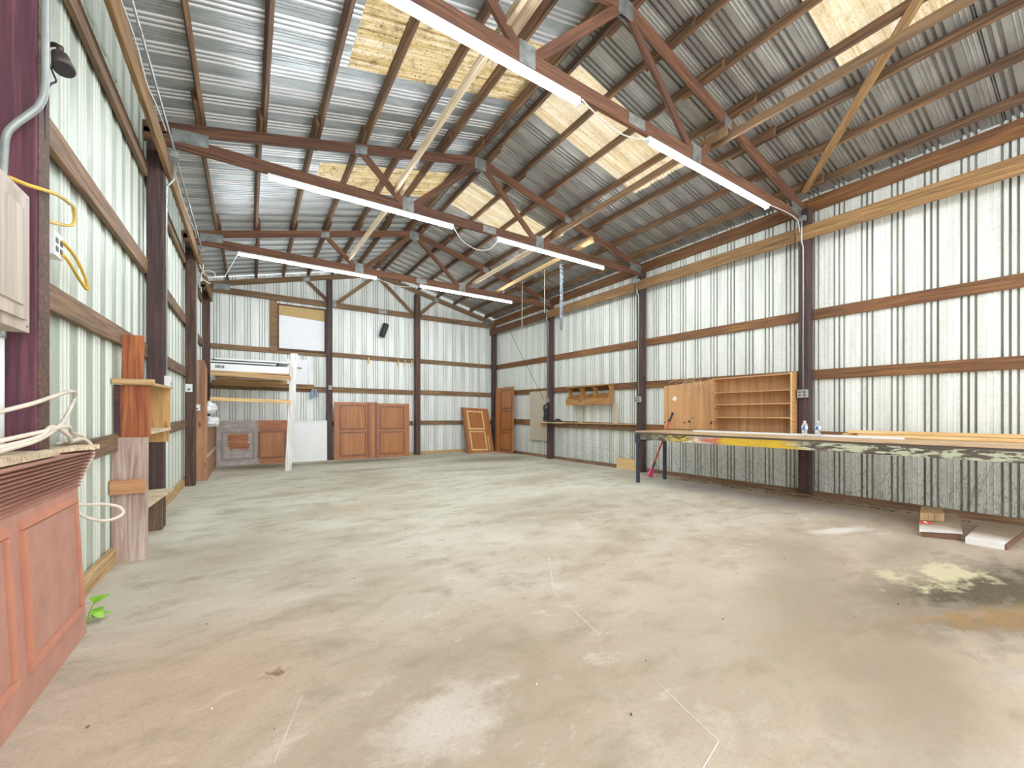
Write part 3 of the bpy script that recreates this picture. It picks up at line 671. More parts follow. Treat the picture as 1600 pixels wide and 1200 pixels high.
cord('dark_wire', [(-.04, 2.76, 2.9), (-.012, 2.77, 2.8), (.0, 2.76, 2.76), (-.02, 2.75, 2.72), (-.035, 2.76, 2.6), (-.037, 2.765, 2.48)], .004, 'black', 'thin dark wire below the bronze flood light')
cord('yellow_cable', [(-.06, 2.5, 2.165), (-.035, 2.58, 2.18), (-.012, 2.68, 2.21), (-.012, 2.85, 2.26), (-.07, 3.2, 2.36), (-.11, 3.42, 2.42), (-.12, 3.45, 2.33), (-.13, 3.2, 2.24), (-.13, 2.92, 2.17), (-.145, 2.84, 2.13)], .009, 'yellow', 'yellow flat cable looped out around the purple post', grp='yellow cables')
t = outlet((-.175, 3.22, 2.125), 'white outlet box beside the purple post with yellow plug', '+X', 'white', size=(.13, .13, .06), sockets=2)
cord('yellow_cable', [(-.11, 3.25, 2.16), (-.10, 3.4, 2.13), (-.105, 3.6, 2.06), (-.11, 3.66, 2.0), (-.105, 3.5, 2.02), (-.10, 3.3, 2.07), (-.112, 3.25, 2.09)], .009, 'yellow', 'yellow cable hanging in a loop from the white outlet box', grp='yellow cables')

t = thing('bar_front', 'dusty red panelled counter front with fluted frieze and pale board top', 'counter', (-.05, 2.2, 0))
yE, y0 = 3.157, 1.05
xb, xm, xt = .008, -.028, .014
m = MB().hexa([(xb, y0, 0), (xb, yE, 0), (xb - .03, yE, 0), (xb - .03, y0, 0)], [(xm, y0, .82), (xm, yE, .82), (xm - .006, yE, .82), (xm - .006, y0, .82)]); m.build('panel', M['counter'], t)
def px(z): return xb + (xm - xb) * z / .82
def mould(ya, yb, za, zb, name, w=.035, mat='countermould'):
    m = MB()
    for (a0, a1, c0, c1) in ((ya, yb, za, za + w), (ya, yb, zb - w, zb), (ya, ya + w, za + w, zb - w), (yb - w, yb, za + w, zb - w)):
        for k, (ins, th) in enumerate(((0, .016), (.01, .009))):
            if k: a0 += 0
        m.hexa([(px(c0) + .0, a0, c0), (px(c0), a1, c0), (px(c0) + .014, a1, c0 + .004), (px(c0) + .014, a0, c0 + .004)], [(px(c1), a0, c1), (px(c1), a1, c1), (px(c1) + .014, a1, c1 - .004), (px(c1) + .014, a0, c1 - .004)])
    return m.build(name, M[mat], t)
mould(2.47, 3.10, .145, .765, 'moulding'); mould(1.70, 2.36, .145, .765, 'moulding')
for a, b in ((2.51, 3.06), (1.74, 2.32)):
    MB().hexa([(px(.19) + .0, a, .19), (px(.19), b, .19), (px(.19) + .006, b, .19), (px(.19) + .006, a, .19)], [(px(.725), a, .725), (px(.725), b, .725), (px(.725) + .006, b, .725), (px(.725) + .006, a, .725)]).build('raised_panel', M['counter'], t)
m = MB()
nf = 11
for k in range(nf):
    z0 = .805 + k * .0185; s0 = k / nf; s1 = (k + 1) / nf
    def fx(s): return xm + .006 + (xt - xm + .02) * s ** 1.4
    m.hexa([(xm - .004, y0, z0), (xm - .004, yE + .02 * s0 + .01, z0), (fx(s0), yE + .03 * s0 + .01, z0 + .002), (fx(s0), y0, z0 + .002)],
           [(xm - .004, y0, z0 + .0135), (xm - .004, yE + .02 * s1 + .01, z0 + .0135), (fx(s1) + .004, yE + .03 * s1 + .01, z0 + .0115), (fx(s1) + .004, y0, z0 + .0115)])
m.build('fluted_frieze', M['flute'], t)
MB().box(xm - .006, xm + .0, y0, yE + .005, .8, 1.008).build('frieze_backing', M['flute'], t)
tp = MB().hexa([(-.045, y0, 1.012), (-.004, y0, 1.012), (-.006, 2.78, 1.012), (-.045, 2.86, 1.012)], [(-.045, y0, 1.036), (-.004, y0, 1.036), (-.006, 2.78, 1.036), (-.045, 2.86, 1.036)])
tp = MB().box(-.033, .012, y0, 2.76, 1.012, 1.04).build('top_board', M['pinew'], t)
MB().box(-.122, -.045, 2.83, 3.2, 1.012, 1.035).build('top_board', M['pinew'], t)
MB().box(-.17, -.19 + .145, 1.05, 2.68, 1.012, 1.04).build('top_board', M['pinew'], t)
MB().hexa([(-.03, 2.84, 1.014), (.068, 3.12, 1.014), (.05, 3.20, 1.014), (-.045, 3.18, 1.014)], [(-.03, 2.84, 1.034), (.068, 3.12, 1.034), (.05, 3.20, 1.034), (-.045, 3.18, 1.034)]).build('end_board', M['pinew'], t)

m = MB()
for p in ([(-.10, 2.45, 1.20), (-.03, 2.62, 1.25), (-.012, 2.85, 1.30), (-.03, 3.1, 1.325), (-.06, 3.24, 1.29), (-.05, 3.1, 1.21), (-.012, 2.85, 1.15), (-.012, 2.6, 1.09), (-.06, 2.4, 1.055)],
          [(-.08, 2.4, 1.09), (-.012, 2.66, 1.125), (-.012, 2.95, 1.14), (-.06, 3.2, 1.10), (-.1, 3.5, 1.075), (-.12, 3.62, 1.06), (-.10, 3.45, 1.045), (-.09, 3.1, 1.047)],
          [(-.09, 2.35, 1.06), (-.012, 2.6, 1.10), (-.012, 2.75, 1.145), (-.012, 2.95, 1.10), (-.04, 3.1, 1.055), (-.1, 3.25, 1.045)],
          [(-.07, 3.15, 1.05), (-.03, 3.28, 1.06), (.0, 3.3, .98), (-.04, 3.28, .86), (-.09, 3.3, .74), (-.07, 3.35, .68), (-.0, 3.45, .655), (.07, 3.5, .62), (.09, 3.48, .575), (.03, 3.4, .56), (-.05, 3.32, .62), (-.1, 3.3, .72)]):
    m.tube(p, .0095, 6)
tag(m.build('cream_cable', M['cable'], origin=(-.06, 2.8, 1.05), smooth=True), 'tangled coil of cream flat cable on the counter, one loop hanging past its end', 'cable')

# ------------------------------------------------------------------ left: planks, shelf box, low shelf
t = thing('standing_board', 'whitewashed wide board standing on the floor with an orange cleat', 'board', (-.07, 4.5, 0))
MB().hexa([(-.172, 4.50, 0), (.050, 4.485, 0), (.050, 4.52, 0), (-.172, 4.535, 0)], [(-.170, 4.52, 1.012), (.05, 4.505, 1.012), (.05, 4.54, 1.012), (-.170, 4.555, 1.012)]).build('board', M['white_board'], t)
beam('cleat', (-.176, 4.475, .615), (.043, 4.467, .615), .035, .115, M['orangeboard'], up=(0, 0, 1), parent=t)
t = thing('shelf_box', 'open wooden shelf box of red and yellow boards on the left wall', 'shelf', (-.03, 4.9, 1.0))
MB().box(-.152, .057, 4.56, 4.585, 1.014, 1.445).build('side_panel', M['redplank'], t)
MB().box(-.168, -.13, 4.55, 4.60, 1.03, 1.446).build('back_cleat', M['post'], t)
MB().box(-.122, .105, 5.22, 5.245, 1.06, 1.46).build('side_panel', M['knotpine'], t)
MB().hexa([(-.122, 4.545, 1.448), (.085, 4.545, 1.448), (.12, 5.25, 1.455), (-.122, 5.25, 1.455)], [(-.122, 4.545, 1.47), (.085, 4.545, 1.47), (.12, 5.25, 1.477), (-.122, 5.25, 1.477)]).build('top_board', M['oldpine'], t)
MB().hexa([(-.122, 4.59, 1.035), (.06, 4.59, 1.035), (.108, 5.24, 1.05), (-.122, 5.24, 1.05)], [(-.122, 4.59, 1.06), (.06, 4.59, 1.06), (.108, 5.24, 1.072), (-.122, 5.24, 1.072)]).build('bottom_board', M['pinew'], t)
beam('front_rail', (-.174, 4.53, 1.474), (.093, 4.51, 1.474), .03, .045, M['oldpine'], parent=t)
MB().box(-.122, .095, 5.2, 5.22, .935, 1.046).build('apron', M['knotpine'], t)
tag(MB().hexa([(-.122, 4.545, 1.50), (.013, 4.545, 1.50), (.013, 4.565, 1.50), (-.122, 4.565, 1.50)], [(-.118, 4.56, 1.865), (.018, 4.56, 1.865), (.018, 4.58, 1.865), (-.118, 4.58, 1.865)]).build('upright_plank', M['redplank'], origin=(-.05, 4.55, 1.5)), 'red brown plank standing upright on top of the shelf box', 'board')
t = thing('low_shelf', 'pale low plank shelf against the left wall behind the whitewashed board', 'shelf', (-.03, 5.1, 0))
MB().hexa([(-.122, 4.58, .40), (.03, 4.58, .40), (.085, 5.6, .40), (-.122, 5.6, .40)], [(-.122, 4.58, .422), (.03, 4.58, .422), (.085, 5.6, .422), (-.122, 5.6, .422)]).build('plank', M['pinew'], t)
MB().box(-.122, .0, 5.54, 5.6, 0, .40).build('leg', M['oldleg'], t)
MB().box(-.122, -.02, 4.62, 4.66, 0, .40).build('leg', M['plyend'], t)
# weed
t = thing('weed', 'small green weed sprouting beside the counter front on the floor', 'plant', (-.02, 3.3, 0))
MB().tube([(-.02, 3.3, 0), (-.02, 3.32, .05), (-.0, 3.33, .1)], .003, 5).build('stem', M['leaf'], t)
def leaf(p, L, w, ang, tilt):
    m = MB(); pts = []
    for k in range(7):
        s = k / 6; ww = w * math.sin(math.pi * min(1, s * .9 + .05)); pts.append((s * L, ww, .15 * L * math.sin(math.pi * s)))
    V = [Vector((a, b_, c)) for a, b_, c in pts] + [Vector((a, -b_, c)) for a, b_, c in pts]
    m.v = V; m.f = [(i, i + 1, 8 + i, 7 + i) for i in range(6)]
    return m.move(xf(p, ang, 0, tilt))
for p, L, w, a, ti in (((0, 3.31, .10), .085, .03, .6, -.3), ((-.01, 3.3, .06), .075, .028, -.5, .5), ((-.0, 3.33, .10), .08, .028, 1.6, -.2), ((-.01, 3.31, .02), .085, .032, .2, -.1), ((.0, 3.3, .03), .075, .028, 1.2, -.4)):
    leaf(p, L, w, a, ti).build('leaf', M['leaf'], t)

# ------------------------------------------------------------------ far left: plywood shelving, lumber rack
t = thing('plywood_shelving', 'tall plywood sided shelving unit against the left wall with knots', 'shelving', (0, 10.3, 0))
MB().prism([(-.122, 9.30, 0), (.117, 9.30, 0), (.117, 9.30, 2.05), (.07, 9.30, 2.2), (-.122, 9.30, 2.2)], (0, .022, 0)).build('side_panel', M['plyend'], t)
MB().box(.095, .115, 9.33, 11.6, 0, .95).build('front_panel', M['plyend'], t)
MB().box(-.122, .115, 9.33, 11.6, .95, .97).build('shelf', M['oldpine'], t)
MB().box(.115, .13, 9.33, 11.55, .42, .47).build('rail', M['pinew'], t)
MB().box(-.122, .06, 9.33, 11.3, 1.46, 1.48).build('shelf', M['plyend'], t)
for (cx, cy, cz, sx, sy, sz, sd, lb) in ((.13, 9.62, 1.325, .11, .2, .12, 1, 'crumpled white plastic bag on the shelving, upper one'), (.145, 9.7, 1.065, .13, .25, .1, 5, 'crumpled white plastic bag on the shelving, lower one')):
    bm = bmesh.new(); bmesh.ops.create_icosphere(bm, subdivisions=4, radius=1)
    for v in bm.verts:
        d = 1 + .35 * noise.noise(v.co * 1.7 + Vector((sd, sd, 0))) + .16 * abs(noise.noise(v.co * 5 + Vector((sd, 0, 0))))
        v.co = Vector((v.co.x * sx * d, v.co.y * sy * d, max(v.co.z * sz * d, -sz * .85)))
    me = bpy.data.meshes.new('plastic_bag'); bm.to_mesh(me); bm.free(); me.materials.append(M['bag'])
    o = link(bpy.data.objects.new('plastic_bag', me)); o.location = (cx, cy, cz); tag(o, lb, 'bag', 'white plastic bags')
t = thing('lumber_rack', 'wooden lumber rack with one white painted post, along the left wall', 'rack', (.8, 10.3, 0))
MB().hexa([(1.41, 9.93, 0), (1.525, 9.93, 0), (1.525, 10.03, 0), (1.41, 10.03, 0)], [(1.515, 9.93, 2.52), (1.65, 9.93, 2.52), (1.65, 10.03, 2.52), (1.515, 10.03, 2.52)]).build('post', M['whitedirty'], t)
beam('beam', (.12, 9.91, 2.02), (1.52, 9.91, 1.98), .038, .09, M['oldpine'], parent=t)
beam('beam', (.12, 9.91, 1.515), (1.52, 9.91, 1.475), .038, .075, M['pine'], parent=t)
MB().box(.12, 1.5, 9.93, 11.4, 2.05, 2.075).build('shelf_board', M['oldpine'], t)
beam('beam', (.12, 11.4, 1.99), (1.55, 11.4, 1.99), .038, .1, M['oldpine'], parent=t)
beam('beam', (.02, 11.84, 1.95), (2.2, 11.84, 1.93), .04, .12, M['beam'], parent=t)
def slab(x0, x1, y0, y1, z0, z1, label, mat='white'):
    return tag(MB().box(x0, x1, y0, y1, z0, z1).build('white_slab', M[mat], origin=((x0 + x1) / 2, (y0 + y1) / 2, z0)), label, 'panel', 'white panels on the rack')
t = thing('white_slab', 'white louvred panel lowest on the lumber rack', 'panel', (.7, 10.5, 2.08), 'white panels on the rack')
MB().box(.13, 1.48, 9.97, 11.2, 2.08, 2.222).build('slab', M['white'], t)
for k in range(7): MB().box(.2 + k * .022, .214 + k * .022, 9.965, 9.97, 2.13, 2.19).build('louver', M['socket'], t)
slab(.13, 1.25, 9.97, 11.2, 2.252, 2.275, 'white panel in the middle of the rack stack')
slab(.13, 1.1, 9.968, 11.1, 2.224, 2.25, 'dark spacer board between the white rack panels', 'black')  # added black filler, stands for the shade in the gap
slab(.2, 1.5, 9.98, 11.2, 2.304, 2.335, 'white panel topmost on the lumber rack, dark gap beneath')
slab(.14, 1.3, 9.975, 11.2, 2.277, 2.302, 'second dark spacer board under the topmost rack panel', 'black')  # likewise only shade between the panels, put in as black
t = thing('white_flush_slab', 'white flush panel standing behind the white rack post', 'panel', (1.75, 11.5, 1.85))
MB().box(1.55, 2.03, 11.74, 11.78, 1.985, 2.62).build('slab', M['plasticsheet'], t)
MB().tube([(1.78, 11.74, 2.40), (1.78, 11.69, 2.40), (1.9, 11.68, 2.39)], .012, 8).build('handle', M['bronze'], t, smooth=True)
t = thing('work_glove', 'small blue grey rag hanging from a board on the back wall', 'rag', (2.2, 11.8, 1.7))
m = MB()
for k in range(5):
    a = R.uniform(-.05, .05); m.tube([(2.16 + k * .02, 11.805, 1.87), (2.15 + k * .022 + a, 11.79, 1.75), (2.16 + k * .02 + a, 11.8, 1.63 + R.uniform(-.04, .05))], [.012, .02, .022, .012], 6)
m.build('cloth', plain('blue_grey_cloth', '#8fa0b8', .9), t, smooth=True)

# ------------------------------------------------------------------ panels along the back wall
def rect_frame(m, a0, a1, z0, z1, w, y0, y1):
    m.box(a0, a1, y0, y1, z0, z0 + w); m.box(a0, a1, y0, y1, z1 - w, z1); m.box(a0, a0 + w, y0, y1, z0 + w, z1 - w); m.box(a1 - w, a1, y0, y1, z0 + w, z1 - w); return m
def panel_thing(name, label, cat, origin, w, h, rects, board, mouldmat, rotz=0, lean=0, extra=None, inner=None, group=None, mw_=.035, tilt=0):
    """flat panel in its own frame: x across, y toward the back, z up; front face at y = 0"""
    t = thing(name, label, cat, origin, group)
    T = xf(origin, rotz, -lean, tilt)
    def put(m, nm, mat): return m.move(T).build(nm, mat, t) if False else _put(m, nm, mat, t, T)
    put(MB().box(0, w, 0, .018, 0, h), 'board', board)
    for k, (a0, a1, z0, z1) in enumerate(rects):
        put(rect_frame(MB(), a0, a1, z0, z1, mw_, -.014, 0), 'moulding', mouldmat[k] if isinstance(mouldmat, list) else mouldmat)
        put(MB().box(a0 + mw_ + .012, a1 - mw_ - .012, -.008, 0, z0 + mw_ + .012, z1 - mw_ - .012), 'inset', inner[k] if inner else board)
    if extra:
        for nm, bx, mt in extra: put(MB().box(*bx), nm, mt)
    return t
def _put(m, nm, mat, t, T):
    ob = mesh_obj(nm, m.v, m.f, mat, None, T); return adopt(ob, t)
panel_thing('primed_wainscot', 'half grey primed, half cherry wainscot panel behind the lumber rack', 'panel', (.12, 11.68, 0), 1.48, 1.065,
            [(.1, .76, .13, .80), (.83, 1.42, .13, .80)], M['primerframe'], [M['greymould'], M['doordk']], lean=.03, inner=[M['primerpanel'], M['door']],
            extra=[('top_rail', (0, 1.48, -.012, 0, .87, 1.065), M['primerframe']), ('base_rail', (0, 1.48, -.012, 0, 0, .1), M['primerframe'])])
panel_thing('white_beadboard', 'plain white bead board panel leaning between rack post and window post', 'panel', (1.62, 11.66, 0), .87, 1.05, [], M['white'], M['white'], lean=.02,
            extra=[('cap_rail', (0, .87, -.02, 0, 1.02, 1.05), M['white'])])
panel_thing('cherry_wainscot', 'cherry two-panel board leaning on the back wall, left of the pair', 'panel', (2.66, 11.62, 0), 1.05, 1.54,
            [(.13, .82, .08, .74), (.13, .82, .80, 1.47)], M['door'], M['doordk'], lean=.02, group='cherry panels on the back wall',
            extra=[('edge_strip', (.86, .90, -.03, .0, 0, 1.54), M['doordk']), ('edge_strip', (.93, 1.05, -.02, .0, 0, 1.55), M['door'])])
panel_thing('cherry_wainscot', 'cherry two-panel board leaning on the back wall, right of the pair', 'panel', (3.72, 11.64, 0), .99, 1.52,
            [(.13, .84, .08, .73), (.13, .84, .79, 1.45)], M['door'], M['doordk'], lean=.02, group='cherry panels on the back wall',
            extra=[('edge_strip', (-.0, .07, -.035, .0, 0, 1.545), M['doordk'])])
lt = math.atan2(.5, 1.45)
panel_thing('cherry_wainscot', 'cherry panel with pale unfinished mouldings leaning in the far right corner', 'panel', (6.42, 11.31, 0), 1.0, 1.52,
            [(.17, .76, .10, .74), (.17, .76, .79, 1.42)], M['door'], M['pine'], rotz=.06, lean=lt, group='cherry panels on the back wall', tilt=.045, mw_=.045,
            extra=[('edge_strip', (0, .05, -.02, 0, 0, 1.52), M['doordk']), ('loose_strip', (.82, .85, -.02, -.005, .12, .55), M['pine'])])
panel_thing('tall_wainscot', 'tall narrow cherry panel with three insets standing in the far right corner', 'panel', (7.565, 11.52, 0), 1.08, 2.07,
            [(.3, 1.0, .08, .66), (.3, 1.0, .72, 1.33), (.3, 1.0, 1.38, 1.99)], M['door'], M['doordk'], rotz=-math.pi / 2 - .03, lean=.015, mw_=.03,
            extra=[('corner_strip', (0, .2, -.03, 0, 0, 2.07), M['door'])])

# covered window opening on the back wall
y = YBK - .05
t = structure(link(bpy.data.objects.new('window_1', None))); t.location = (1.93, y, 3.45); t.matrix_basis = Matrix.Translation(t.location)
MB().box(1.40, 2.49, y - .012, y, 3.70, 3.99).build('paper_cover', M['paper'], t)
m = MB()
nx = 12
for i in range(nx + 1):
    for j in range(9):
        x = 1.405 + 1.08 * i / nx; z = 2.90 + .84 * j / 8
        m.v.append(Vector((x, y - .02 - .012 * noise.noise(Vector((x * 3, z * 4, 1))), z - (.05 * i / nx if j == 8 else 0))))
for i in range(nx):
    for j in range(8): m.f.append((i * 9 + j, (i + 1) * 9 + j, (i + 1) * 9 + j + 1, i * 9 + j + 1))
m.build('plastic_cover', M['plasticsheet'], t, smooth=True)
rect_frame(MB(), 1.36, 2.50, 2.85, 4.03, .04, y - .03, y + .01).build('window_frame', M['beamdk'], t)
MB().box(1.20, 1.36, y - .025, y + .01, 2.80, 4.15).build('side_jamb', M['gable'], t)
# flue pipe
t = thing('flue_pipe', 'short black flue pipe stub tilted out of the back wall', 'flue', (4.03, 11.9, 3.5))
MB().tube([(4.085, 11.85, 3.81), (4.05, 11.835, 3.70), (3.98, 11.81, 3.52), (3.955, 11.80, 3.44)], [.085, .085, .085, .085, .085], 16).build('pipe', M['black'], t, smooth=True)
MB().tube([(4.04, 11.955, 3.64), (4.03, 11.82, 3.64)], .07, 14, False).build('elbow', M['stubble'], t)
for k, (x, w) in enumerate(((3.61, .03), (4.46, .02), (4.655, .025), (4.86, .02))):
    tag(MB().box(x - w / 2, x + w / 2, 11.88, 11.93, 2.65, 2.83).build('wall_peg', M['pine'], origin=(x, 11.9, 2.65)), f'small light wood peg on the back wall, {ord4[k]} from the left', 'peg', 'pegs on the back wall')
t = outlet((2.565, 11.702, 1.92), 'grey outlet box on the back post beside the white bead board', '-Y')

# ------------------------------------------------------------------ right wall
tag(beam('grey_board', (7.718, 9.34, .47), (7.718, 9.34, 1.87), .9, .02, M['greyboard'], up=(1, 0, 0)), 'grey weathered board standing on the right wall left of the strap', 'board')
t = thing('narrow_shelf', 'narrow shelf board along the right wall with a wider end', 'shelf', (7.6, 7.5, .97))
MB().box(7.60, 7.729, 5.78, 8.60, .985, 1.0).build('shelf_board', M['oldpine'], t)
MB().box(7.36, 7.585, 8.05, 8.95, .985, 1.002).build('end_board', M['pinew'], t)
MB().box(7.40, 7.585, 8.84, 8.88, .87, .983).build('bracket', M['oldpine'], t)
MB().box(7.7, 7.729, 5.78, 8.60, .86, .983).build('apron', M['girt'], t)
for yy in (7.62, 6.47): tag(MB().box(7.705, 7.728, yy - .06, yy + .06, 1.005, 1.46).build('upright_cleat', M['greyboard'], origin=(7.71, yy, 1.0)), f'grey upright board under the orange wall caddy, {"far" if yy > 7 else "near"} end', 'board', 'uprights below the caddy')
# orange pine caddy with scalloped dividers
t = thing('wall_caddy', 'orange pine wall caddy with three scalloped compartments', 'shelf', (7.65, 7.25, 1.45))
ya, yb = 6.52, 7.95; za, zb = 1.44, 1.87; xf_, xw = 7.53, 7.73
MB().box(xf_ - .015, xw, ya - .02, yb + .02, zb, zb + .02).build('top_board', M['caddy'], t)
MB().box(xw - .018, xw, ya + .022, yb - .022, za, za + .26).build('back_board', M['caddy'], t)
MB().box(xf_, xf_ + .018, ya, yb, za, za + .15).build('front_rail', M['caddy'], t)
MB().box(xf_ + .02, xw - .02, ya + .024, yb - .024, za, za + .016).build('bottom_board', M['caddy'], t)
for k, yy in enumerate((ya, 7.02, 7.47, yb - .02)):
    pts = [(xw - .001, yy, za), (xf_ + .02, yy, za)]
    for q in range(9):
        a = q / 8; pts.append((xf_ + .02 + .055 * math.sin(math.pi * a), yy, za + .15 + (zb - za - .155) * a))
    pts.append((xw - .001, yy, zb - .002))
    MB().prism(pts, (0, .02, 0)).build('divider', M['caddy'], t)
MB().tube([(7.7, 7.22, 1.70), (7.665, 7.22, 1.69), (7.66, 7.25, 1.64)], .01, 6).build('hook', M['black'], t)
# strap / rope on the post
cord('pulley_line', [(6.9, 9.75, 3.72), (7.2, 9.3, 2.65), (7.5, 8.84, 1.62)], .007, 'black', 'dark line running down diagonally to the black strap on the post', 'rope')
t = thing('black_strap', 'black strap bundle hanging on the right post and lying on the narrow shelf', 'strap', (7.55, 8.76, 1.0))
m = MB()
m.tube([(7.565, 8.78, 1.50), (7.53, 8.86, 1.42), (7.54, 8.83, 1.25), (7.53, 8.88, 1.075)], [.02, .035, .04, .03, .02], 8)
m.tube([(7.565, 8.78, 1.48), (7.53, 8.72, 1.40), (7.53, 8.80, 1.28), (7.545, 8.78, 1.12), (7.53, 8.85, 1.065)], [.02, .028, .03, .03, .025], 8)
m.tube([(7.56, 8.82, 1.36), (7.51, 8.78, 1.33), (7.53, 8.7, 1.38), (7.56, 8.77, 1.42)], .014, 6)
m.build('webbing', M['black'], t, smooth=True)
MB().tube([(7.52, 8.88, 1.05), (7.50, 8.7, 1.026), (7.5, 8.45, 1.03), (7.51, 8.3, 1.07), (7.52, 8.2, 1.06), (7.52, 8.15, 1.026)], [.016, .016, .018, .03, .03, .014], 8).build('tail', M['black'], t, smooth=True)
# plywood board
t = thing('plywood_board', 'orange plywood board with dark knots above the workbench', 'board', (7.70, 4.66, .93))
MB().prism([(7.705, 5.17, .925), (7.705, 4.13, .925), (7.705, 4.13, 1.83), (7.705, 4.6, 1.80), (7.705, 5.05, 1.775), (7.705, 5.17, 1.77)], (.018, 0, 0)).build('sheet', M['ply'], t)
for yy, zz, rr in ((5.16, 1.05, .016), (5.07, 1.08, .024), (4.72, 1.05, .02), (4.62, 1.075, .028), (4.55, 1.14, .012), (4.18, 1.055, .03), (5.02, 1.13, .01)):
    MB().tube([(7.706, yy, zz), (7.7035, yy, zz)], rr, 10, False).build('knot', M['post'], t)
MB().tube([(7.706, 4.93, 1.51), (7.70, 4.93, 1.51)], .045, 14, False).build('white_patch', M['whiteprint'], t)
# bookcase
t = thing('wall_bookcase', 'shallow orange wood bookcase with four openings on the right wall', 'bookcase', (7.64, 3.4, .93))
x0, x1, ya, yb, za, zb = 7.515, 7.733, 2.79, 4.06, .922, 1.835
MB().box(x1 - .012, x1, ya, yb, za, zb).build('back_panel', M['shelfback'], t)
MB().box(x0, x1 - .013, yb - .025, yb, za, zb).build('side_panel', M['shelfwood'], t)
MB().box(x0, x1 - .013, ya, ya + .028, za, zb + .01).build('side_panel', M['shelfwood'], t)
MB().box(x0, x0 + .02, ya + .028, ya + .05, za, zb).build('face_strip', M['pine'], t)
MB().box(x0 + .002, x1 - .013, ya + .03, yb - .027, zb - .03, zb - .008).build('top_board', M['shelfwood'], t)
for z in (1.565, 1.36, 1.145): 
    MB().box(x0 + .004, x1 - .013, ya + .03, yb - .027, z, z + .02).build('shelf', M['shelfwood'], t)
    for yy in (ya + .03, yb - .055): MB().box(x0 + .006, x1 - .014, yy, yy + .026, z - .042, z - .001).build('cleat', M['shelfwood'], t)

# workbench
t = thing('workbench', 'long wooden workbench with flaking yellow painted edge and dark steel legs', 'workbench', (7.05, 2.4, 0))
for k, (a, b) in enumerate(((6.535, 6.79), (6.795, 7.06), (7.065, 7.32), (7.325, 7.575))):
    MB().box(a, b, -.35, 4.9, .893, .915).build('top_plank', M['benchtop'], t)
MB().box(6.545, 6.585, -.35, 4.9, .765, .892).build('fascia', M['fascia'], t, origin=(0, 0, 0))
MB().box(6.59, 7.56, 4.80, 4.84, .79, .89).build('end_rail', M['legmetal'], t)
MB().box(6.59, 7.56, -.2, -.16, .79, .89).build('end_rail', M['legmetal'], t)
MB().box(7.52, 7.56, -.15, 4.79, .80, .89).build('rear_rail', M['girt'], t)
for lx, ly in ((6.565, 4.86), (7.25, 4.82), (6.565, -.2), (7.25, -.16)):
    MB().box(lx - .024, lx + .024, ly - .02, ly + .028, 0, .79 if ly < 4.85 and ly > 0 or lx > 7 else .764).build('leg', M['legmetal'], t)
MB().tube([(6.6, 4.845, .74), (7.24, 4.845, .76)], .016, 6, False).build('cross_bar', M['legmetal'], t)
MB().box(6.53, 6.545, 4.80, 4.9, .70, .86).build('corner_plate', M['legmetal'], t)
tag(MB().box(7.05, 7.15, 1.50, 4.12, .916, .94).build('white_trim_strip', M['white'], origin=(7.1, 2.8, .916)), 'long white trim board lying along the workbench', 'trim board')
for k, (a, b, z0, y1, lb) in enumerate(((7.28, 7.42, .916, 2.0, 'front yellow pine board on the workbench, lower of the stack'), (7.43, 7.565, .916, 2.2, 'rear yellow pine board on the workbench, beside the post'), (7.35, 7.5, .958, 2.12, 'yellow pine board lying on top of the other two'))):
    tag(beam('pine_board', ((a + b) / 2, -.3, z0 + .02), ((a + b) / 2, y1 - .02, z0 + .02), b - a, .038, M['pine']), lb, 'board', 'pine boards on the workbench')
def bottle(x, y, label):
    t = thing('water_bottle', label, 'bottle', (x, y, .916), 'water bottles on the workbench')
    z = .916
    MB().lathe((x, y, z), [(.025, .001), (.03, .004), (.031, .03), (.0285, .045), (.031, .06), (.031, .075), (.0325, .09), (.0325, .135), (.031, .15), (.022, .172), (.013, .183), (.012, .19)], 20).build('body', M['clear'], t, smooth=True)
    MB().lathe((x, y, z), [(.0335, .092), (.0335, .134)], 20).build('label_band', M['label'], t, smooth=True)
    MB().lathe((x, y, z), [(.0145, .187), (.0145, .203), (.012, .205)], 16).build('cap', M['white'], t, smooth=True)
bottle(6.865, 2.40, 'clear water bottle with blue label standing nearer the bookcase')
bottle(6.99, 2.30, 'clear water bottle with blue label standing farther right, past the post')
# long red tool
t = thing('long_handled_tool', 'red handled tool with pink head leaning behind the workbench end', 'tool', (7.17, 5.09, 0))
p0, p1 = Vector((7.165, 5.09, .03)), Vector((7.67, 4.95, 1.245))
def on(s): return p0 + (p1 - p0) * s
MB().tube([on(.19), on(.86)], .017, 10, False).build('handle', M['redhandle'], t, smooth=True)
MB().tube([on(.86), on(1)], .019, 10, False).build('grip', M['black'], t, smooth=True)
MB().tube([on(.12), on(.21)], .022, 10, False).build('ferrule', M['black'], t, smooth=True)
hd = MB().hexa([(-.075, -.02, -.0), (.075, -.02, 0), (.075, .02, 0), (-.075, .02, 0)], [(-.03, -.016, .19), (.03, -.016, .19), (.03, .016, .19), (-.03, .016, .19)])
d = (p1 - p0).normalized(); q = Vector((0, 0, 1)).rotation_difference(d).to_matrix().to_4x4()
hd.move(Matrix.Translation(p0 - d * .01) @ q); hd.build('head', M['pink'], t)
for k, (z0, z1) in enumerate(((0, .115), (.118, .235))):
    tag(MB().box(7.70, 7.738, 5.87, 6.42, z0, z1).build('wood_offcut', M['pine'], origin=(7.72, 6.1, z0)), ['light pine offcut on the floor against the right wall, lower', 'light pine offcut on the right wall, on top of another'][k], 'board', 'pine offcuts')

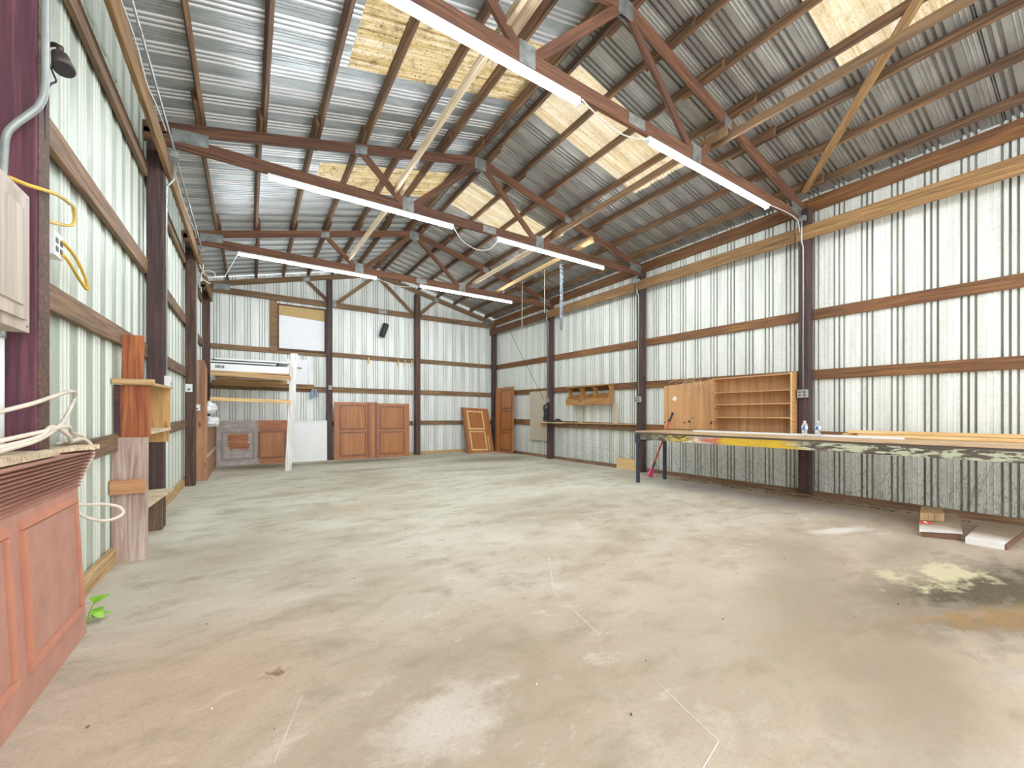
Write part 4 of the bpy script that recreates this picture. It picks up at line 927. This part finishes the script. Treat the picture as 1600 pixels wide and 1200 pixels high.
# cartons on the floor
def carton(name, label, quad, z0, z1, edge=None, grp='flattened cartons'):
    c = sum((Vector((x, y, 0)) for x, y in quad), Vector()) / 4
    t = thing(name, label, 'carton', (c.x, c.y, z0), grp)
    ins = [(c.x + (x - c.x) * .985, c.y + (y - c.y) * .985) for x, y in quad]
    zz = z0 if isinstance(z0, (list, tuple)) else [z0] * 4
    MB().hexa([(x, y, z0) for x, y in ins], [(x, y, z1) for x, y in quad]).build('body', M['carton'], t, origin=(quad[0][0], min(p[1] for p in quad), z0))
    return t
Q2 = [(6.38, .665), (7.38, .64), (7.38, .93), (6.37, .90)]
t2 = carton('flat_carton', 'flat dirty white carton on the floor nearest the frame edge', Q2, 0, .055)
MB().hexa([(6.39, .652, .002), (7.37, .628, .002), (7.37, .64, .002), (6.39, .664, .002)], [(6.39, .650, .05), (7.37, .626, .05), (7.37, .64, .05), (6.39, .664, .05)]).build('torn_edge', M['cartonside'], t2)
t1 = thing('flat_carton', 'white carton with a red printed square, wood block on top', 'carton', (6.8, 1.1, .0), 'flattened cartons')
P = [Vector(p) for p in ((6.29, 1.19, .052), (6.44, .925, .07), (7.28, 1.10, .118), (7.05, 1.36, .118))]
def onq(a, b, h=0): q = (P[0] * (1 - a) + P[1] * a) * (1 - b) + (P[3] * (1 - a) + P[2] * a) * b; return Vector((q.x, q.y, q.z + h))
m = MB(); NB = 10
for i in range(NB + 1):
    for j in range(NB + 1):
        q = onq(i / NB, j / NB); m.v.append(q + Vector((0, 0, .006 * noise.noise(q * 7) if 0 < j < NB else 0)))
for i in range(NB):
    for j in range(NB): m.f.append((i * (NB + 1) + j, (i + 1) * (NB + 1) + j, (i + 1) * (NB + 1) + j + 1, i * (NB + 1) + j + 1))
m.build('top_flap', M['carton'], t1, origin=(6.29, .92, 0))
MB().hexa([Vector((q.x, q.y, .001)) for q in (onq(.05, .03), onq(.97, .03), onq(.97, .97), onq(.05, .97))], [onq(.04, .02, -.012), onq(.97, .02, -.012), onq(.97, .98, -.012), onq(.04, .98, -.012)]).build('body', M['cartonside'], t1)
MB().hexa([onq(.02, .36, .004), onq(.31, .36, .004), onq(.31, .47, .004), onq(.02, .47, .004)], [onq(.02, .36, .0075), onq(.31, .36, .0075), onq(.31, .47, .0075), onq(.02, .47, .0075)]).build('red_print', M['redprint'], t1)
for a0, a1, a2, a3 in ((.12, .15, .15, .12), (.19, .22, .16, .13)):
    MB().hexa([onq(a0, .375, .008), onq(a1, .375, .008), onq(a2, .455, .008), onq(a3, .455, .008)], [onq(a0, .375, .0088), onq(a1, .375, .0088), onq(a2, .455, .0088), onq(a3, .455, .0088)]).build('white_print', M['whiteprint'], t1)
tag(MB().hexa([onq(.03, .5, .008), onq(.62, .5, .008), onq(.6, .92, .008), onq(.06, .92, .008)], [onq(.03, .5, .088), onq(.62, .5, .088), onq(.6, .92, .075), onq(.06, .92, .075)]).build('wood_block', M['oldblock'], origin=(6.7, 1.2, .1)), 'short brown wood block lying on the white carton', 'block')

# ------------------------------------------------------------------ dead vines, debris, chalk lines
m = MB()
for k in range(70):
    y = R.uniform(1.4, 4.6); x = R.uniform(7.45, 7.56); L = R.uniform(.2, .6); a = R.uniform(-.5, .5) + (math.pi / 2 if R.random() < .8 else 0)
    pts = [(x + math.cos(a) * L * s + R.uniform(-.02, .02), y + math.sin(a) * L * s, .012 + R.uniform(0, .05)) for s in (0, .33, .66, 1)]
    pts = [(min(p[0], 7.575), p[1], p[2]) for p in pts]
    m.tube(pts, R.uniform(.002, .004), 4)
tag(m.build('dead_vines', M['twig']), 'dead brown vines and twigs along the foot of the right wall', 'vines', kind='stuff')
m = MB()
for k in range(26):
    y = R.uniform(4.2, 4.75); z = 1.8 + R.uniform(-.06, .1); a = R.uniform(-2.6, .4); L = R.uniform(.2, .55)
    m.tube([(7.69 - R.uniform(0, .03), y, z), (7.67, y + math.cos(a) * L * .4, z + math.sin(a) * L * .3 + .04), (7.68, y + math.cos(a) * L, z + math.sin(a) * L)], .0022, 4)
tag(m.build('dry_vines', M['pinew']), 'dry pale vine strands over the top of the plywood board', 'vines', kind='stuff')
m = MB()
for k in range(16):
    y = R.uniform(.5, 2.6); z = R.uniform(.08, .7)
    pts = [(7.74, y, .03), (7.735, y + R.uniform(-.1, .1), z * .5), (7.74, y + R.uniform(-.25, .25), z)]
    m.tube(pts, .0025, 4)
tag(m.build('climbing_vines', M['twig']), 'thin dead vine stems climbing the right wall under the workbench', 'vines', kind='stuff')
def debris(name, n, xr, yr, mat, label, s0, s1):
    m = MB()
    for k in range(n):
        x, y, s, a = R.uniform(*xr), R.uniform(*yr), R.uniform(s0, s1), R.uniform(0, 6.28)
        c, d = math.cos(a) * s, math.sin(a) * s
        m.prism([(x + c, y + d, .001), (x - d * .5, y + c * .5, .001), (x - c, y - d, .001), (x + d * .6, y - c * .6, .001)], (0, 0, R.uniform(.002, .008)))
    tag(m.build(name, M[mat]), label, 'debris', kind='stuff')
debris('floor_litter', 90, (.2, 6.5), (.6, 9), 'dirt', 'small dark specks of litter scattered over the concrete floor', .002, .007)
debris('paint_flakes', 40, (.4, 6.4), (.7, 6), 'chalk', 'small white flakes scattered over the concrete floor', .002, .007)
debris('leaf_litter', 300, (7.42, 7.57), (.9, 5.5), 'dirt', 'brown leaf litter along the foot of the right wall', .006, .02)
m = MB()
for k in range(26):
    a = R.uniform(0, 3.14); x, y = .865 + R.gauss(0, .016), 2.17 + R.gauss(0, .014)
    m.tube([(x, y, .004), (x + math.cos(a) * .018, y + math.sin(a) * .018, .007), (x + math.cos(a) * .035, y + math.sin(a) * .035, .004)], .0009, 4)
tag(m.build('dry_straw', M['twig']), 'small tuft of dry straw lying on the concrete floor', 'straw', kind='stuff')
def chalk(k, pts, w):
    m = MB()
    for a, b in zip(pts[:-1], pts[1:]):
        a, b = Vector(a + (0,)), Vector(b + (0,)); d = (b - a).normalized(); s = Vector((-d.y, d.x, 0)) * w / 2
        m.prism([a + s + Vector((0, 0, .0008)), a - s + Vector((0, 0, .0008)), b - s + Vector((0, 0, .0008)), b + s + Vector((0, 0, .0008))], (0, 0, .0006))
    structure(m.build(f'floor_marking_{k}', M['chalk']))
chalk(1, [(2.89, 2.722), (2.492, 2.165), (2.36, 1.60)], .0035)
chalk(2, [(2.29, 1.166), (2.208, .845), (2.01, .80)], .0035)
chalk(3, [(.95, 1.95), (.83, 1.62)], .0025)

# ------------------------------------------------------------------ light
wd = bpy.data.worlds.new('sky'); scn.world = wd; wd.use_nodes = True
nt = wd.node_tree; bg = nt.nodes['Background']
bg.inputs[0].default_value = (.97, .985, 1.0, 1); bg.inputs[1].default_value = 3.4

# ------------------------------------------------------------------ camera
cam = bpy.data.cameras.new('camera'); co = link(bpy.data.objects.new('camera', cam))
co.location = (.758, 0, 1.2); co.rotation_euler = (math.pi / 2, 0, -.5735)
cam.sensor_width = 36; cam.lens = 636.66 / 1600 * 36; cam.shift_y = (648.1 - 600) / 1600; cam.clip_start = .02
scn.camera = co
scn.view_settings.view_transform = 'Standard'
scn.view_settings.look = 'None'
scn.view_settings.exposure = .2
scn.view_settings.gamma = 1.15
